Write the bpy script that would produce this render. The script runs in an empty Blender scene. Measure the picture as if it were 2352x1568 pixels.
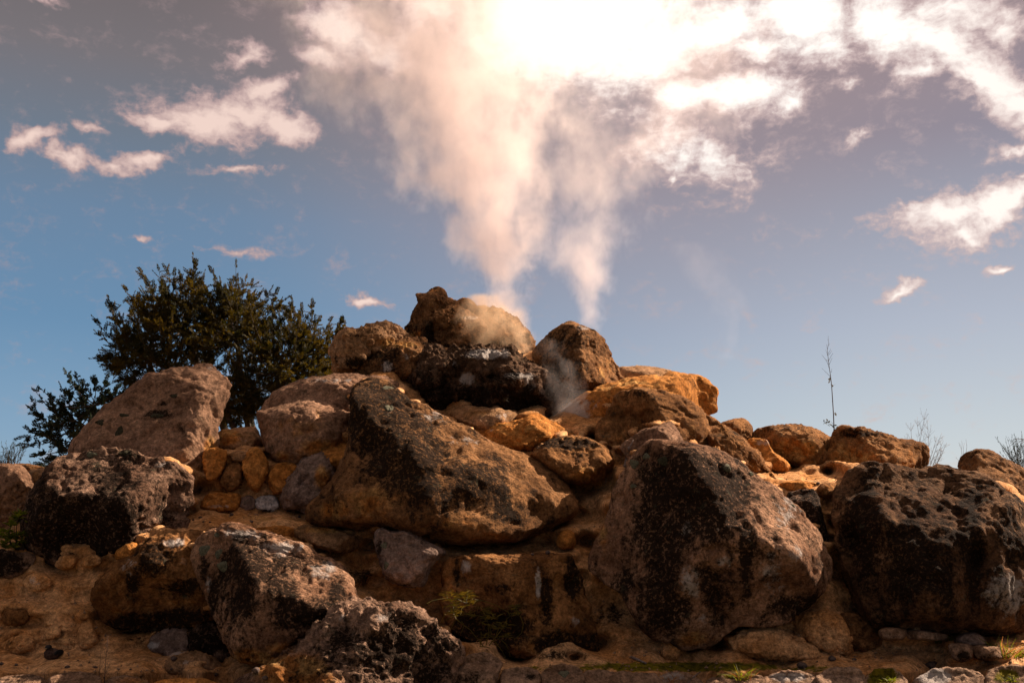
import bpy, math, random
import numpy as np
from mathutils import Vector, Matrix
random.seed(7)
SC = bpy.context.scene
COL = SC.collection

# ------------------------------------------------------------------ camera
EYE = 2.0
PITCH = math.radians(9.6)
F = 2287.0                       # focal length in pixels of a 2352-wide frame
cam_d = bpy.data.cameras.new("camera")
cam = bpy.data.objects.new("camera", cam_d)
COL.objects.link(cam)
cam.location = (0, 0, EYE)
cam.rotation_euler = (math.radians(90) + PITCH, 0, 0)
cam_d.sensor_width = 36
cam_d.lens = 36 * F / 2352
cam_d.clip_start = 0.1
cam_d.clip_end = 6000
SC.camera = cam

CP, SP = math.cos(PITCH), math.sin(PITCH)
def ray(px, py):
    a = (px - 1176) / F
    b = -(py - 784) / F
    return np.array([a, CP - b * SP, SP + b * CP])
def pt(px, py, D):
    d = ray(px, py)
    t = D / d[1]
    return np.array([0, 0, EYE]) + t * d
def proj(P):
    x, y, z = P[:, 0], P[:, 1], P[:, 2] - EYE
    dep = y * CP + z * SP
    up = -y * SP + z * CP
    return np.stack([1176 + F * x / dep, 784 - F * up / dep], 1)
def azel(px, py):
    d = ray(px, py); d = d / np.linalg.norm(d)
    return math.degrees(math.atan2(d[0], d[1])), math.degrees(math.asin(d[2]))
# tracing frames: (offset x, offset y, scale) in photograph pixels
ZO = {0: (0, 0, 1 / .6125), 1: (0, 900, 1300 / 2351), 2: (1100, 1000, 1300 / 2351), 3: (2200, 1200, 1640 / 2352),
      4: (0, 1693, 1300 / 2351), 5: (1200, 1693, 1300 / 2351), 6: (2200, 1693, 1640 / 2352),
      7: (3000, 1200, 840 / 2195), 8: (1600, 2150, 550 / 2352), 9: (0, 1850, 300 / 1882),
      10: (3200, 2280, 640 / 2352), 11: (100, 2380, 240 / 2352), 12: (2200, 2400, 800 / 2352), 13: (1000, 0, 2000 / 2352)}
def Z(n, x, y):
    ox, oy, s = ZO[n]
    return (ox + x * s) * .6125, (oy + y * s) * .6125
def ZL(n, pts):
    return [Z(n, p[0], p[1]) for p in pts]

# ------------------------------------------------------------------ colour, exposure
SC.view_settings.view_transform = 'Standard'
SC.view_settings.look = 'None'
EXPO = 1.3
SC.view_settings.exposure = EXPO
SC.view_settings.gamma = 1
SC.view_settings.use_curve_mapping = False
cy = SC.cycles
cy.max_bounces = 6
cy.diffuse_bounces = 2
cy.volume_bounces = 4
cy.transparent_max_bounces = 8
cy.volume_step_rate = 1.0
cy.volume_max_steps = 256
try:
    cy.use_denoising = True
    cy.denoiser = 'OPENIMAGEDENOISE'
except Exception:
    pass

def lin(r, g, b):
    f = lambda c: (c / 255 / 12.92) if c / 255 < .04045 else ((c / 255 + .055) / 1.055) ** 2.4
    return (f(r), f(g), f(b), 1)
def skyc(r, g, b, k=1.0):
    c = lin(r, g, b); m = k * 2 ** (-EXPO)
    return (c[0] * m, c[1] * m, c[2] * m, 1)

# ------------------------------------------------------------------ sun
SUN_AZ, SUN_EL = 62.0, 38.0
sd = bpy.data.lights.new("sun", 'SUN')
sd.energy = 5.0
sd.angle = math.radians(0.5)
sd.color = (1.0, .79, .61)
sun = bpy.data.objects.new("sun", sd)
COL.objects.link(sun)
_a, _e = math.radians(SUN_AZ), math.radians(SUN_EL)
sv = Vector((math.sin(_a) * math.cos(_e), math.cos(_a) * math.cos(_e), math.sin(_e)))
sun.rotation_euler = sv.to_track_quat('Z', 'Y').to_euler()
sun.location = sv * 60

# ------------------------------------------------------------------ node helper
class NT:
    def __init__(s, tree):
        s.t = tree; s.n = tree.nodes; s.l = tree.links
    def new(s, typ, **kw):
        nd = s.n.new(typ)
        for k, v in kw.items():
            setattr(nd, k, v)
        return nd
    def put(s, sock, v):
        if isinstance(v, bpy.types.NodeSocket): s.l.new(v, sock)
        elif v is not None: sock.default_value = v
    def m(s, op, a, b=None, c=None, clamp=False):
        nd = s.new('ShaderNodeMath', operation=op, use_clamp=clamp)
        s.put(nd.inputs[0], a)
        if b is not None: s.put(nd.inputs[1], b)
        if c is not None: s.put(nd.inputs[2], c)
        return nd.outputs[0]
    def vm(s, op, a, b=None, c=None):
        nd = s.new('ShaderNodeVectorMath', operation=op)
        s.put(nd.inputs[0], a)
        if b is not None: s.put(nd.inputs[1], b)
        if c is not None:
            s.put(nd.inputs[3 if op == 'SCALE' else 2], c)
        return nd.outputs[1] if op in ('LENGTH', 'DOT_PRODUCT', 'DISTANCE') else nd.outputs[0]
    def mix(s, f, a, b, mode='MIX'):
        nd = s.new('ShaderNodeMix', data_type='RGBA', blend_type=mode)
        nd.clamp_factor = True
        s.put(nd.inputs[0], f); s.put(nd.inputs[6], a); s.put(nd.inputs[7], b)
        return nd.outputs[2]
    def rng(s, v, a, b, c=0.0, d=1.0, smooth=True):
        nd = s.new('ShaderNodeMapRange', interpolation_type='SMOOTHSTEP' if smooth else 'LINEAR')
        s.put(nd.inputs[0], v)
        for i, q in enumerate((a, b, c, d)): s.put(nd.inputs[i + 1], q)
        return nd.outputs[0]
    def noise(s, vec, scale, detail=5, rough=.55, dist=0.0, color=False):
        nd = s.new('ShaderNodeTexNoise', noise_dimensions='3D')
        s.put(nd.inputs['Vector'], vec)
        nd.inputs['Scale'].default_value = scale
        nd.inputs['Detail'].default_value = detail
        nd.inputs['Roughness'].default_value = rough
        nd.inputs['Distortion'].default_value = dist
        return nd.outputs['Color'] if color else nd.outputs[0]
    def ramp(s, v, stops, interp='LINEAR'):
        nd = s.new('ShaderNodeValToRGB'); s.put(nd.inputs[0], v)
        cr = nd.color_ramp; cr.interpolation = interp
        while len(cr.elements) < len(stops): cr.elements.new(.5)
        for e, (p, c) in zip(cr.elements, stops):
            e.position = p; e.color = c
        return nd.outputs[0]
    def mapping(s, vec, loc=(0, 0, 0), rot=(0, 0, 0), scl=(1, 1, 1), typ='POINT'):
        nd = s.new('ShaderNodeMapping', vector_type=typ)
        s.put(nd.inputs[0], vec)
        nd.inputs[1].default_value = loc; nd.inputs[2].default_value = rot; nd.inputs[3].default_value = scl
        return nd.outputs[0]

# ------------------------------------------------------------------ sky
W = bpy.data.worlds.new("World")
SC.world = W
W.use_nodes = True
w = NT(W.node_tree); w.n.clear()
out = w.new('ShaderNodeOutputWorld')
sky = w.new('ShaderNodeTexSky', sky_type='NISHITA')
sky.sun_disc = False
sky.sun_elevation = _e
sky.sun_rotation = _a
sky.dust_density = 0.6
bg1 = w.new('ShaderNodeBackground'); w.put(bg1.inputs[0], w.mix(1.0, sky.outputs[0], (.12, .11, .10, 1), 'MULTIPLY')); bg1.inputs[1].default_value = 0.05
tc = w.new('ShaderNodeTexCoord').outputs['Generated']
nrm = w.vm('NORMALIZE', tc)
sx = w.new('ShaderNodeSeparateXYZ'); w.put(sx.inputs[0], nrm)
az = w.m('MULTIPLY', w.m('ARCTAN2', sx.outputs[0], sx.outputs[1]), 57.29578)
el = w.m('MULTIPLY', w.m('ARCSINE', sx.outputs[2]), 57.29578)
elf = w.m('DIVIDE', el, 90.0, clamp=True)
def rampel(stops):
    return w.ramp(elf, [(e / 90, skyc(*c, k=.80)) for e, c in stops])
left = rampel([(0, (150, 178, 200)), (4, (128, 166, 200)), (10, (102, 144, 182)), (16, (108, 136, 166)), (20, (116, 126, 140)), (24, (126, 117, 117)),
               (28, (120, 106, 102)), (38, (186, 162, 152)), (60, (222, 192, 170)), (90, (226, 198, 176))])
right = rampel([(0, (212, 222, 228)), (4, (200, 210, 220)), (10, (182, 188, 204)), (16, (162, 162, 176)), (20, (150, 138, 148)), (24, (158, 136, 138)),
                (28, (156, 130, 124)), (38, (192, 164, 150)), (60, (222, 192, 170)), (90, (226, 198, 176))])
lr = w.rng(az, -22.0, 26.0)
base = w.mix(lr, left, right)
away = w.m('MULTIPLY', w.rng(w.m('ABSOLUTE', az), 50.0, 120.0), w.rng(el, 62.0, 30.0))      # low sky beside and behind the camera darkened for darker rock fronts
base = w.mix(w.m('MULTIPLY', away, .46), base, skyc(72, 66, 70))
GL = ray(1340, 10); GL = GL / np.linalg.norm(GL)      # bright spot painted into the cloud, set apart from the sun
# warm veil of thin high cloud round the bright spot
ang = w.m('MULTIPLY', w.m('ARCCOSINE', w.vm('DOT_PRODUCT', nrm, tuple(GL))), 57.29578)
glow = w.rng(ang, 24.0, 2.0)
base = w.mix(w.m('MULTIPLY', w.rng(ang, 24.0, 8.0), .35), base, skyc(168, 140, 136))
ae = w.new('ShaderNodeCombineXYZ'); w.put(ae.inputs[0], az); w.put(ae.inputs[1], el)
wn = w.noise(nrm, 9.0, 5, .6, color=True)
warp = w.vm('SCALE', w.vm('SUBTRACT', wn, (.5, .5, .5)), None, 5.0)
aew = w.vm('ADD', ae.outputs[0], warp)
CL = [  # px, py, rx, ry, rot(deg, ccw on the picture), strength   (2352-wide picture)
    (60, 318, 80, 28, 20, .9), (155, 352, 80, 24, 0, .9), (250, 372, 60, 22, 0, .75), (330, 352, 120, 26, 14, .95), (365, 262, 85, 40, -10, 1.1), (470, 262, 150, 60, -5, 1.25), (640, 285, 130, 48, -22, 1.2), (545, 245, 150, 46, 0, 1.1),
    (600, 195, 90, 34, 18, 1.1), (545, 120, 80, 38, 24, .85), (575, 95, 60, 30, 10, .8), (215, 290, 55, 24, 0, .6), (540, 395, 130, 20, 5, .6), (510, 558, 120, 22, -4, .55), (345, 552, 50, 12, 0, .5),
    (850, 700, 78, 18, -2, .95), (785, 55, 110, 60, -10, 1.35), (740, 110, 90, 40, 0, .9), (850, 90, 120, 50, -20, 1.0), (130, 5, 50, 16, 0, .8),
    (1000, 40, 150, 70, 20, .7), (1330, 40, 330, 150, 10, 1.6), (1500, 90, 180, 120, 15, 1.3), (1650, 60, 240, 80, 0, 1.2), (1850, 40, 240, 70, -6, 1.15), (1560, 225, 110, 55, 0, 1.1), (1700, 205, 190, 48, -4, 1.15), (1800, 225, 80, 30, 0, .9),
    (1560, 330, 230, 110, -20, .62), (1640, 360, 180, 90, -40, .55),
    (1900, 110, 170, 60, -14, .85), (2050, 60, 200, 70, -25, 1.1), (2170, 110, 170, 70, -35, 1.15), (2260, 180, 160, 70, -35, 1.1), (2330, 250, 110, 60, -20, 1.1), (2320, 60, 90, 50, 20, .7), (2130, 190, 110, 36, 12, .7), (1960, 195, 70, 20, 10, .6), (1750, 110, 200, 60, -5, .8), (2100, 110, 180, 60, -25, .9), (1480, 260, 120, 60, 0, .55), (2200, 30, 160, 50, -10, .8),
    (2180, 490, 170, 42, 4, 1.1), (2280, 470, 130, 52, 20, 1.2), (2340, 440, 90, 40, 20, .9), (2190, 535, 70, 22, -8, .9), (2060, 665, 55, 17, 14, .85), (2280, 597, 42, 14, 12, .8), (2335, 335, 60, 20, 10, .6), (2345, 385, 50, 14, 5, .55), (1550, 400, 36, 16, 20, .7), (1970, 310, 60, 16, 0, .45)]
acc = None
for (px, py, rx, ry, rot, a) in CL:
    A, E = azel(px, py)
    mp = w.mapping(aew, (A, E, 0), (0, 0, math.radians(rot)), (rx / 40 * 1.65, ry / 40 * (1.55 if px < 1100 else 2.0), 1), 'TEXTURE')
    # flatten z so that only az/el count
    g = w.new('ShaderNodeTexGradient', gradient_type='QUADRATIC_SPHERE'); w.put(g.inputs[0], w.vm('MULTIPLY', mp, (1, 1, 0)))
    # keep the sum of neighbours soft
    if acc is None: acc = w.m('MULTIPLY', g.outputs[1], a)
    else:
        nd = w.new('ShaderNodeMath', operation='SMOOTH_MAX'); w.put(nd.inputs[0], w.m('MULTIPLY', g.outputs[1], a)); w.put(nd.inputs[1], acc); nd.inputs[2].default_value = .12; acc = nd.outputs[0]
fine = w.noise(w.vm('MULTIPLY', aew, (1, 1.5, 1)), .42, 9, .62, .3)
fine2 = w.noise(w.vm('MULTIPLY', ae.outputs[0], (1, 1.7, 1)), 1.4, 6, .6, .2)
cd = w.m('ADD', w.m('MULTIPLY', acc, 1.25), w.m('ADD', w.m('MULTIPLY_ADD', fine, 1.5, -.80), w.m('MULTIPLY_ADD', fine2, .75, -.375)))
cd = w.m('MULTIPLY', cd, w.rng(acc, 0.0, .16))
cm = w.rng(cd, .05, .52)
core = w.rng(cd, .25, 1.05)
ccol_e = w.mix(lr, skyc(176, 146, 142), skyc(196, 168, 162))
ccol_c = w.mix(w.rng(w.m('ADD', w.m('MULTIPLY', glow, .7), w.m('MULTIPLY', w.rng(az, -10., 24.), .6)), 0.1, .9), skyc(238, 208, 194), skyc(255, 246, 236, 1.15))
ccol = w.mix(core, ccol_e, ccol_c)
allc = w.mix(cm, base, ccol)
# blown-out glare painted into the sky at the bright spot
g1 = w.rng(ang, 8.5, 1.0)
allc = w.mix(w.m('MULTIPLY', g1, w.m('MULTIPLY_ADD', core, .6, .25)), allc, skyc(255, 236, 220, 1.35))
bg2 = w.new('ShaderNodeBackground'); w.put(bg2.inputs[0], allc); bg2.inputs[1].default_value = 1.0
add = w.new('ShaderNodeAddShader')
w.put(add.inputs[0], bg1.outputs[0]); w.put(add.inputs[1], bg2.outputs[0]); w.put(out.inputs[0], add.outputs[0])

# ------------------------------------------------------------------ tagging and mesh helpers
def tag(o, label=None, cat=None, group=None, kind=None):
    if label: o['label'] = label
    if cat: o['category'] = cat
    if group: o['group'] = group
    if kind: o['kind'] = kind
    return o
class MB:
    def __init__(s): s.v = []; s.f = []
    def tube(s, pts, r0, r1=None, n=5):
        pts = [np.array(p, float) for p in pts]
        r1 = r0 if r1 is None else r1
        b = len(s.v); k = len(pts)
        for i, p in enumerate(pts):
            t = pts[min(i + 1, k - 1)] - pts[max(i - 1, 0)]
            t = t / (np.linalg.norm(t) + 1e-9)
            a = np.cross(t, (0, 1, 0) if abs(t[1]) < .9 else (1, 0, 0)); a /= np.linalg.norm(a) + 1e-9
            c = np.cross(t, a)
            r = r0 + (r1 - r0) * i / max(1, k - 1)
            for j in range(n):
                th = 2 * math.pi * j / n
                s.v.append(p + r * (math.cos(th) * a + math.sin(th) * c))
        for i in range(k - 1):
            for j in range(n):
                q = b + i * n
                s.f.append((q + j, q + (j + 1) % n, q + n + (j + 1) % n, q + n + j))
        s.f.append(tuple(b + j for j in range(n))[::-1]); s.f.append(tuple(b + (k - 1) * n + j for j in range(n)))
    def leaf(s, p, d, side, L, wd, bend=0.0):
        p = np.array(p, float); d = np.array(d, float); side = np.array(side, float)
        up = np.cross(side, d)
        b = len(s.v)
        s.v += [p, p + d * L * .45 + side * wd / 2 + up * bend * L * .3, p + d * L + up * bend * -L * .3, p + d * L * .45 - side * wd / 2 + up * bend * L * .3]
        s.f.append((b, b + 1, b + 2, b + 3))
    def blade(s, p, d, side, L, wd, curl=.4, seg=4):
        p = np.array(p, float); d = np.array(d, float) / np.linalg.norm(d); side = np.array(side, float)
        b = len(s.v)
        hd = np.array([d[0], d[1], 0]); hd /= np.linalg.norm(hd) + 1e-6
        for i in range(seg + 1):
            t = i / seg
            q = p + d * L * t + hd * curl * L * t * t - np.array([0, 0, 1]) * curl * L * .5 * t * t
            ww = wd * (1 - t ** 1.6) / 2 + .0004
            s.v += [q - side * ww, q + side * ww]
        for i in range(seg):
            s.f.append((b + 2 * i, b + 2 * i + 1, b + 2 * i + 3, b + 2 * i + 2))
    def build(s, name, mat, parent=None, origin=None, smooth=True):
        V = np.array(s.v, float)
        og = np.array(origin if origin is not None else (0, 0, 0), float)
        me = bpy.data.meshes.new(name)
        me.from_pydata((V - og).tolist(), [], s.f)
        me.materials.append(mat)
        if smooth: me.polygons.foreach_set('use_smooth', [True] * len(me.polygons))
        me.update()
        o = bpy.data.objects.new(name, me); COL.objects.link(o)
        if parent is not None: o.parent = parent
        if origin is not None and parent is None: o.location = og
        return o
def empty(name, loc):
    o = bpy.data.objects.new(name, None); COL.objects.link(o); o.location = loc; o.empty_display_size = .1
    return o

# vectorised gradient noise
_rs = np.random.RandomState(3)
_perm = _rs.permutation(256); _perm = np.concatenate([_perm, _perm, _perm])
_g = _rs.normal(size=(256, 3)); _g /= np.linalg.norm(_g, axis=1)[:, None]; _g = _g.astype(np.float32)
def perlin(P):
    P = np.asarray(P, np.float32)
    i = np.floor(P).astype(np.int64); f = (P - i).astype(np.float32); i &= 255
    u = f * f * f * (f * (f * 6 - 15) + 10)
    r = np.zeros(len(P), np.float32)
    for dx in (0, 1):
        wx = u[:, 0] if dx else 1 - u[:, 0]
        for dy in (0, 1):
            wy = wx * (u[:, 1] if dy else 1 - u[:, 1])
            for dz in (0, 1):
                wz = wy * (u[:, 2] if dz else 1 - u[:, 2])
                h = _perm[_perm[_perm[i[:, 0] + dx] + i[:, 1] + dy] + i[:, 2] + dz]
                g = _g[h]
                r += wz * (g[:, 0] * (f[:, 0] - dx) + g[:, 1] * (f[:, 1] - dy) + g[:, 2] * (f[:, 2] - dz))
    return r * 1.6
def fbm(P, sc, octv=4, rough=.5, ridge=False):
    P = np.asarray(P, np.float32) * sc
    a = 1.0; s = np.zeros(len(P), np.float32); t = 0
    for k in range(octv):
        n = perlin(P + 17.3 * k)
        if ridge: n = 1 - 2 * np.abs(n)
        s += a * n; t += a; a *= rough; P = P * 2.03
    return s / t
# ------------------------------------------------------------------ materials
GAIN = 1.08
def rock_mat(name, c1, c2, stain=0.0, stain_shade_c=(.013, .008, .005, 1), bump=.6, vstretch=.4, grain=1.0, crust=0.0, moss=0.0, ochre=(.38, .145, .032, 1), pale=(.50, .46, .43, 1)):
    m = bpy.data.materials.new(name); m.use_nodes = True
    t = NT(m.node_tree); t.n.clear()
    o = t.new('ShaderNodeOutputMaterial'); b = t.new('ShaderNodeBsdfPrincipled')
    t.put(o.inputs[0], b.outputs[0])
    P = t.new('ShaderNodeNewGeometry').outputs['Position']
    def attr(a):
        n = t.new('ShaderNodeAttribute'); n.attribute_name = a; return n.outputs['Fac']
    n1 = t.noise(P, 1.5, 6, .6, .3)
    col = t.mix(t.rng(n1, .36, .64), tuple(q * GAIN for q in c1[:3]) + (1,), tuple(q * GAIN for q in c2[:3]) + (1,))
    n2 = t.noise(P, 11, 8, .72)
    v = t.m('MULTIPLY', t.rng(n2, .34, .66, .45, 1.5, False), t.rng(t.noise(P, 30, 6, .75), .34, .66, .55, 1.45, False))
    vv = t.new('ShaderNodeCombineXYZ')
    for i in range(3): t.put(vv.inputs[i], v)
    # ochre mineral staining
    oc = t.rng(t.m('ADD', t.m('MULTIPLY', attr('ochre'), .85), t.m('MULTIPLY_ADD', t.noise(P, 3.2, 7, .65, .4), 1.1, -.55)), .22, .60)
    oc2 = t.mix(t.rng(t.noise(P, 5.0, 4, .6), .4, .62), ochre, (ochre[0] * 1.15, ochre[1] * 1.7, ochre[2] * 2.6, 1))
    col = t.mix(t.m('MULTIPLY', oc, .9), col, oc2)
    col = t.mix(1.0, col, vv.outputs[0], 'MULTIPLY')
    # pale deposits
    pa = t.rng(t.m('ADD', t.m('MULTIPLY', attr('pale'), .95), t.m('MULTIPLY_ADD', t.noise(P, 7.0, 8, .7, .2), 1.2, -.6)), .25, .5)
    col = t.mix(t.m('MULTIPLY', pa, .8), col, pale)
    # small pale and dark specks
    sp = t.noise(P, 42, 4, .7)
    col = t.mix(t.m('MULTIPLY', t.rng(sp, .60, .70), .35 * grain), col, (c2[0] * 2.1, c2[1] * 2.1, c2[2] * 2.1, 1))
    col = t.mix(t.m('MULTIPLY', t.rng(sp, .42, .33), .6 * grain), col, (c1[0] * .25, c1[1] * .22, c1[2] * .22, 1))
    # black biofilm in streaks; its mask also blackens hollows and one shaded side
    Ps = t.mapping(P, scl=(1, 1, vstretch))
    ns = t.noise(Ps, 3.4, 9, .70, .25)
    nf = t.noise(P, 17, 6, .75)
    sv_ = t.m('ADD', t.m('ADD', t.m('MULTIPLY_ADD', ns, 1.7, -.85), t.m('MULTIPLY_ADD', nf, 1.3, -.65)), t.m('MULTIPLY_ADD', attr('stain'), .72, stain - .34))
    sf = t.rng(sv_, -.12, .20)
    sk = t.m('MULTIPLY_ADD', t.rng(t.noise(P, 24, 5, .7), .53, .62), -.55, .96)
    col = t.mix(t.m('MULTIPLY', sf, sk), col, stain_shade_c)
    # grey-green lichen
    lg = t.m('MULTIPLY', t.rng(t.noise(P, 6.5, 6, .7), .60, .68), .35)
    col = t.mix(lg, col, (.10, .105, .07, 1))
    if moss > 0:
        mo = t.rng(t.m('ADD', attr('moss'), t.m('MULTIPLY_ADD', t.noise(P, 9, 7, .7), 1.4, -.7)), .32, .55)
        col = t.mix(mo, col, t.mix(t.rng(n2, .35, .65), (.035, .035, .004, 1), (.20, .16, .012, 1)))
    t.put(b.inputs['Base Color'], col)
    b.inputs['Roughness'].default_value = .95
    b.inputs['Specular IOR Level'].default_value = .06
    # relief
    h1 = t.noise(P, 9, 9, .68)
    h2 = t.noise(P, 55, 4, .7)
    vo = t.new('ShaderNodeTexVoronoi', feature='F1'); t.put(vo.inputs['Vector'], t.vm('ADD', P, t.vm('SCALE', t.noise(P, 6, 3, .5, color=True), None, .25))); vo.inputs['Scale'].default_value = 13 if crust == 0 else 9
    pits = t.rng(vo.outputs['Distance'], .0, .42)
    h = t.m('ADD', t.m('MULTIPLY', h1, 1.2), t.m('MULTIPLY', h2, .28))
    h = t.m('ADD', h, t.m('MULTIPLY', pits, .10 + .3 * crust))
    h = t.m('SUBTRACT', h, t.m('MULTIPLY', sf, .05))
    bp = t.new('ShaderNodeBump'); bp.inputs['Strength'].default_value = bump; bp.inputs['Distance'].default_value = .13
    t.put(bp.inputs['Height'], h); t.put(b.inputs['Normal'], bp.outputs[0])
    return m
def C(r, g, b): return (r, g, b, 1)
M = {}
M['pink'] = rock_mat('pink_grey_rhyolite', C(.17, .094, .058), C(.28, .165, .105), stain=-.10, bump=.7)
M['pinkdark'] = rock_mat('blackened_rhyolite', C(.16, .080, .045), C(.36, .205, .125), stain=.24, bump=.9)
M['brown'] = rock_mat('brown_rhyolite', C(.12, .052, .018), C(.26, .125, .048), stain=.08, bump=.7)
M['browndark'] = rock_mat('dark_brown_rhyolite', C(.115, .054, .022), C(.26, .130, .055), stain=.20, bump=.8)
M['ochre'] = rock_mat('ochre_rhyolite', C(.31, .120, .026), C(.42, .185, .050), stain=-.20, bump=.55)
M['tan'] = rock_mat('tan_sinter', C(.22, .12, .055), C(.32, .185, .10), stain=-.14, bump=.6)
M['crust'] = rock_mat('crusted_black_rhyolite', C(.12, .066, .042), C(.33, .205, .14), stain=.28, bump=1.0, vstretch=.7, crust=.6)
M['crustbrown'] = rock_mat('crusted_brown_rhyolite', C(.09, .045, .024), C(.21, .115, .060), stain=.27, bump=1.0, vstretch=.5, crust=.7)
M['sinter'] = rock_mat('wet_black_sinter', C(.06, .032, .016), C(.16, .095, .06), stain=.18, bump=1.0, vstretch=.5, crust=.5)
M['white'] = rock_mat('whitish_stone', C(.36, .33, .33), C(.48, .44, .42), stain=-.15, bump=.5)
M['grey'] = rock_mat('grey_mauve_stone', C(.17, .115, .09), C(.26, .18, .145), stain=-.12, bump=.7)
M['mound'] = rock_mat('orange_cement_earth', C(.38, .175, .060), C(.54, .31, .15), stain=-.12, bump=.6, moss=1, grain=1.2)
M['ledge'] = rock_mat('ledge_stone', C(.22, .13, .08), C(.38, .25, .17), stain=-.04, bump=1.0, moss=1)
def simple(name, col, rough=.8, col2=None, sc=8.0, trans=None):
    m = bpy.data.materials.new(name); m.use_nodes = True
    t = NT(m.node_tree); t.n.clear()
    o = t.new('ShaderNodeOutputMaterial'); b = t.new('ShaderNodeBsdfPrincipled')
    b.inputs['Roughness'].default_value = rough; b.inputs['Specular IOR Level'].default_value = .25
    P = t.new('ShaderNodeNewGeometry').outputs['Position']
    c = col
    if col2: c = t.mix(t.rng(t.noise(P, sc, 5, .6), .38, .62), col, col2)
    t.put(b.inputs['Base Color'], c)
    if trans:
        tr = t.new('ShaderNodeBsdfTranslucent')
        t.put(tr.inputs[0], t.mix(1.0, c, trans, 'MULTIPLY'))
        mx = t.new('ShaderNodeMixShader'); mx.inputs[0].default_value = .5
        t.put(mx.inputs[1], b.outputs[0]); t.put(mx.inputs[2], tr.outputs[0]); t.put(o.inputs[0], mx.outputs[0])
    else:
        t.put(o.inputs[0], b.outputs[0])
    return m
M['leaf'] = simple('olive_foliage', C(.013, .016, .004), .7, C(.055, .044, .007), 1.6, trans=C(1.6, 1.25, .4))
M['leafblue'] = simple('blue_green_foliage', C(.012, .022, .014), .7, C(.022, .034, .018), 2.0, trans=C(.7, .8, .6))
M['bark'] = simple('dark_bark', C(.022, .016, .012), .9, C(.05, .036, .026), 20)
M['twig'] = simple('bare_twig', C(.045, .030, .026), .9, C(.08, .055, .045), 20)
M['twigpale'] = simple('hazy_bare_twig', C(.16, .15, .17), .9, C(.22, .20, .21), 20)
M['grass'] = simple('yellow_green_grass', C(.06, .09, .008), .6, C(.17, .17, .02), 30, trans=C(1.6, 1.5, .6))
M['drygrass'] = simple('dry_red_grass', C(.24, .09, .03), .7, C(.38, .22, .09), 40, trans=C(1.5, 1.2, .9))
M['rosette'] = simple('rosette_leaf', C(.035, .055, .006), .5, C(.12, .14, .012), 14, trans=C(1.6, 1.5, .6))
M['wiry'] = simple('wiry_green_stem', C(.05, .048, .006), .6, C(.15, .11, .012), 12, trans=C(1, .8, .5))
M['wood'] = simple('weathered_grey_wood', C(.16, .12, .10), .85, C(.28, .22, .19), 30)
M['dark_lichen'] = simple('dark_lichen', C(.015, .014, .007), .95, C(.04, .036, .018), 60)
M['grey_lichen'] = simple('grey_green_lichen', C(.055, .055, .035), .95, C(.12, .115, .075), 70)
M['feather'] = simple('brown_feather', C(.030, .016, .012), .75, C(.075, .042, .030), 45)
M['feather_dark'] = simple('black_feather', C(.006, .006, .008), .6)
M['bill'] = simple('horn_bill', C(.30, .20, .12), .5)
M['grit'] = simple('grit', C(.10, .055, .03), .9, C(.34, .22, .13), 60)
M['pebble'] = simple('dark_pebble', C(.05, .035, .028), .85, C(.11, .075, .06), 40)

# ------------------------------------------------------------------ rocks
_ico = {}
def ico(level):
    if level not in _ico:
        import bmesh
        bm = bmesh.new(); bmesh.ops.create_icosphere(bm, subdivisions=level, radius=1.0)
        me = bpy.data.meshes.new('ball'); bm.to_mesh(me); bm.free()
        n = len(me.vertices); co = np.empty(n * 3, np.float32); me.vertices.foreach_get('co', co)
        _ico[level] = (me, co.reshape(-1, 3).copy())
    return _ico[level]
def smooth_closed(P, n=10):
    P = np.array(P); k = len(P); outp = []
    for i in range(k):
        p0, p1, p2, p3 = P[i - 1], P[i], P[(i + 1) % k], P[(i + 2) % k]
        for j in range(n):
            t = j / n
            cr = .5 * (2 * p1 + (p2 - p0) * t + (2 * p0 - 5 * p1 + 4 * p2 - p3) * t * t + (3 * p1 - p0 - 3 * p2 + p3) * t ** 3)
            outp.append(.6 * cr + .4 * (p1 + (p2 - p1) * t))
    return np.array(outp)
def radial(P, c, n=720):
    A = P - c; B = np.roll(A, -1, 0)
    th = np.arange(n) * 2 * np.pi / n
    R = np.zeros(n)
    dx, dy = np.cos(th), np.sin(th)
    for a, b in zip(A, B):
        e = b - a
        den = dx * e[1] - dy * e[0]
        with np.errstate(divide='ignore', invalid='ignore'):
            t = (a[0] * e[1] - a[1] * e[0]) / den
            s = (a[0] * dy - a[1] * dx) / den
        ok = (np.abs(den) > 1e-12) & (s >= -1e-6) & (s <= 1 + 1e-6) & (t > 0)
        R = np.where(ok & (t > R), t, R)
    bad = R <= 0
    if bad.any(): R[bad] = np.interp(th[bad], th[~bad], R[~bad])
    k = np.ones(5) / 5
    return np.convolve(np.concatenate([R[-2:], R, R[:2]]), k, 'valid')
ROCKS = []
def inpoly(pts, poly):
    x, y = pts[:, 0], pts[:, 1]; ins = np.zeros(len(pts), bool)
    k = len(poly)
    for i in range(k):
        x1, y1 = poly[i]; x2, y2 = poly[(i + 1) % k]
        c = ((y1 > y) != (y2 > y))
        with np.errstate(divide='ignore', invalid='ignore'):
            xi = (x2 - x1) * (y - y1) / (y2 - y1 + 1e-12) + x1
        ins ^= c & (x < xi)
    return ins
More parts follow.
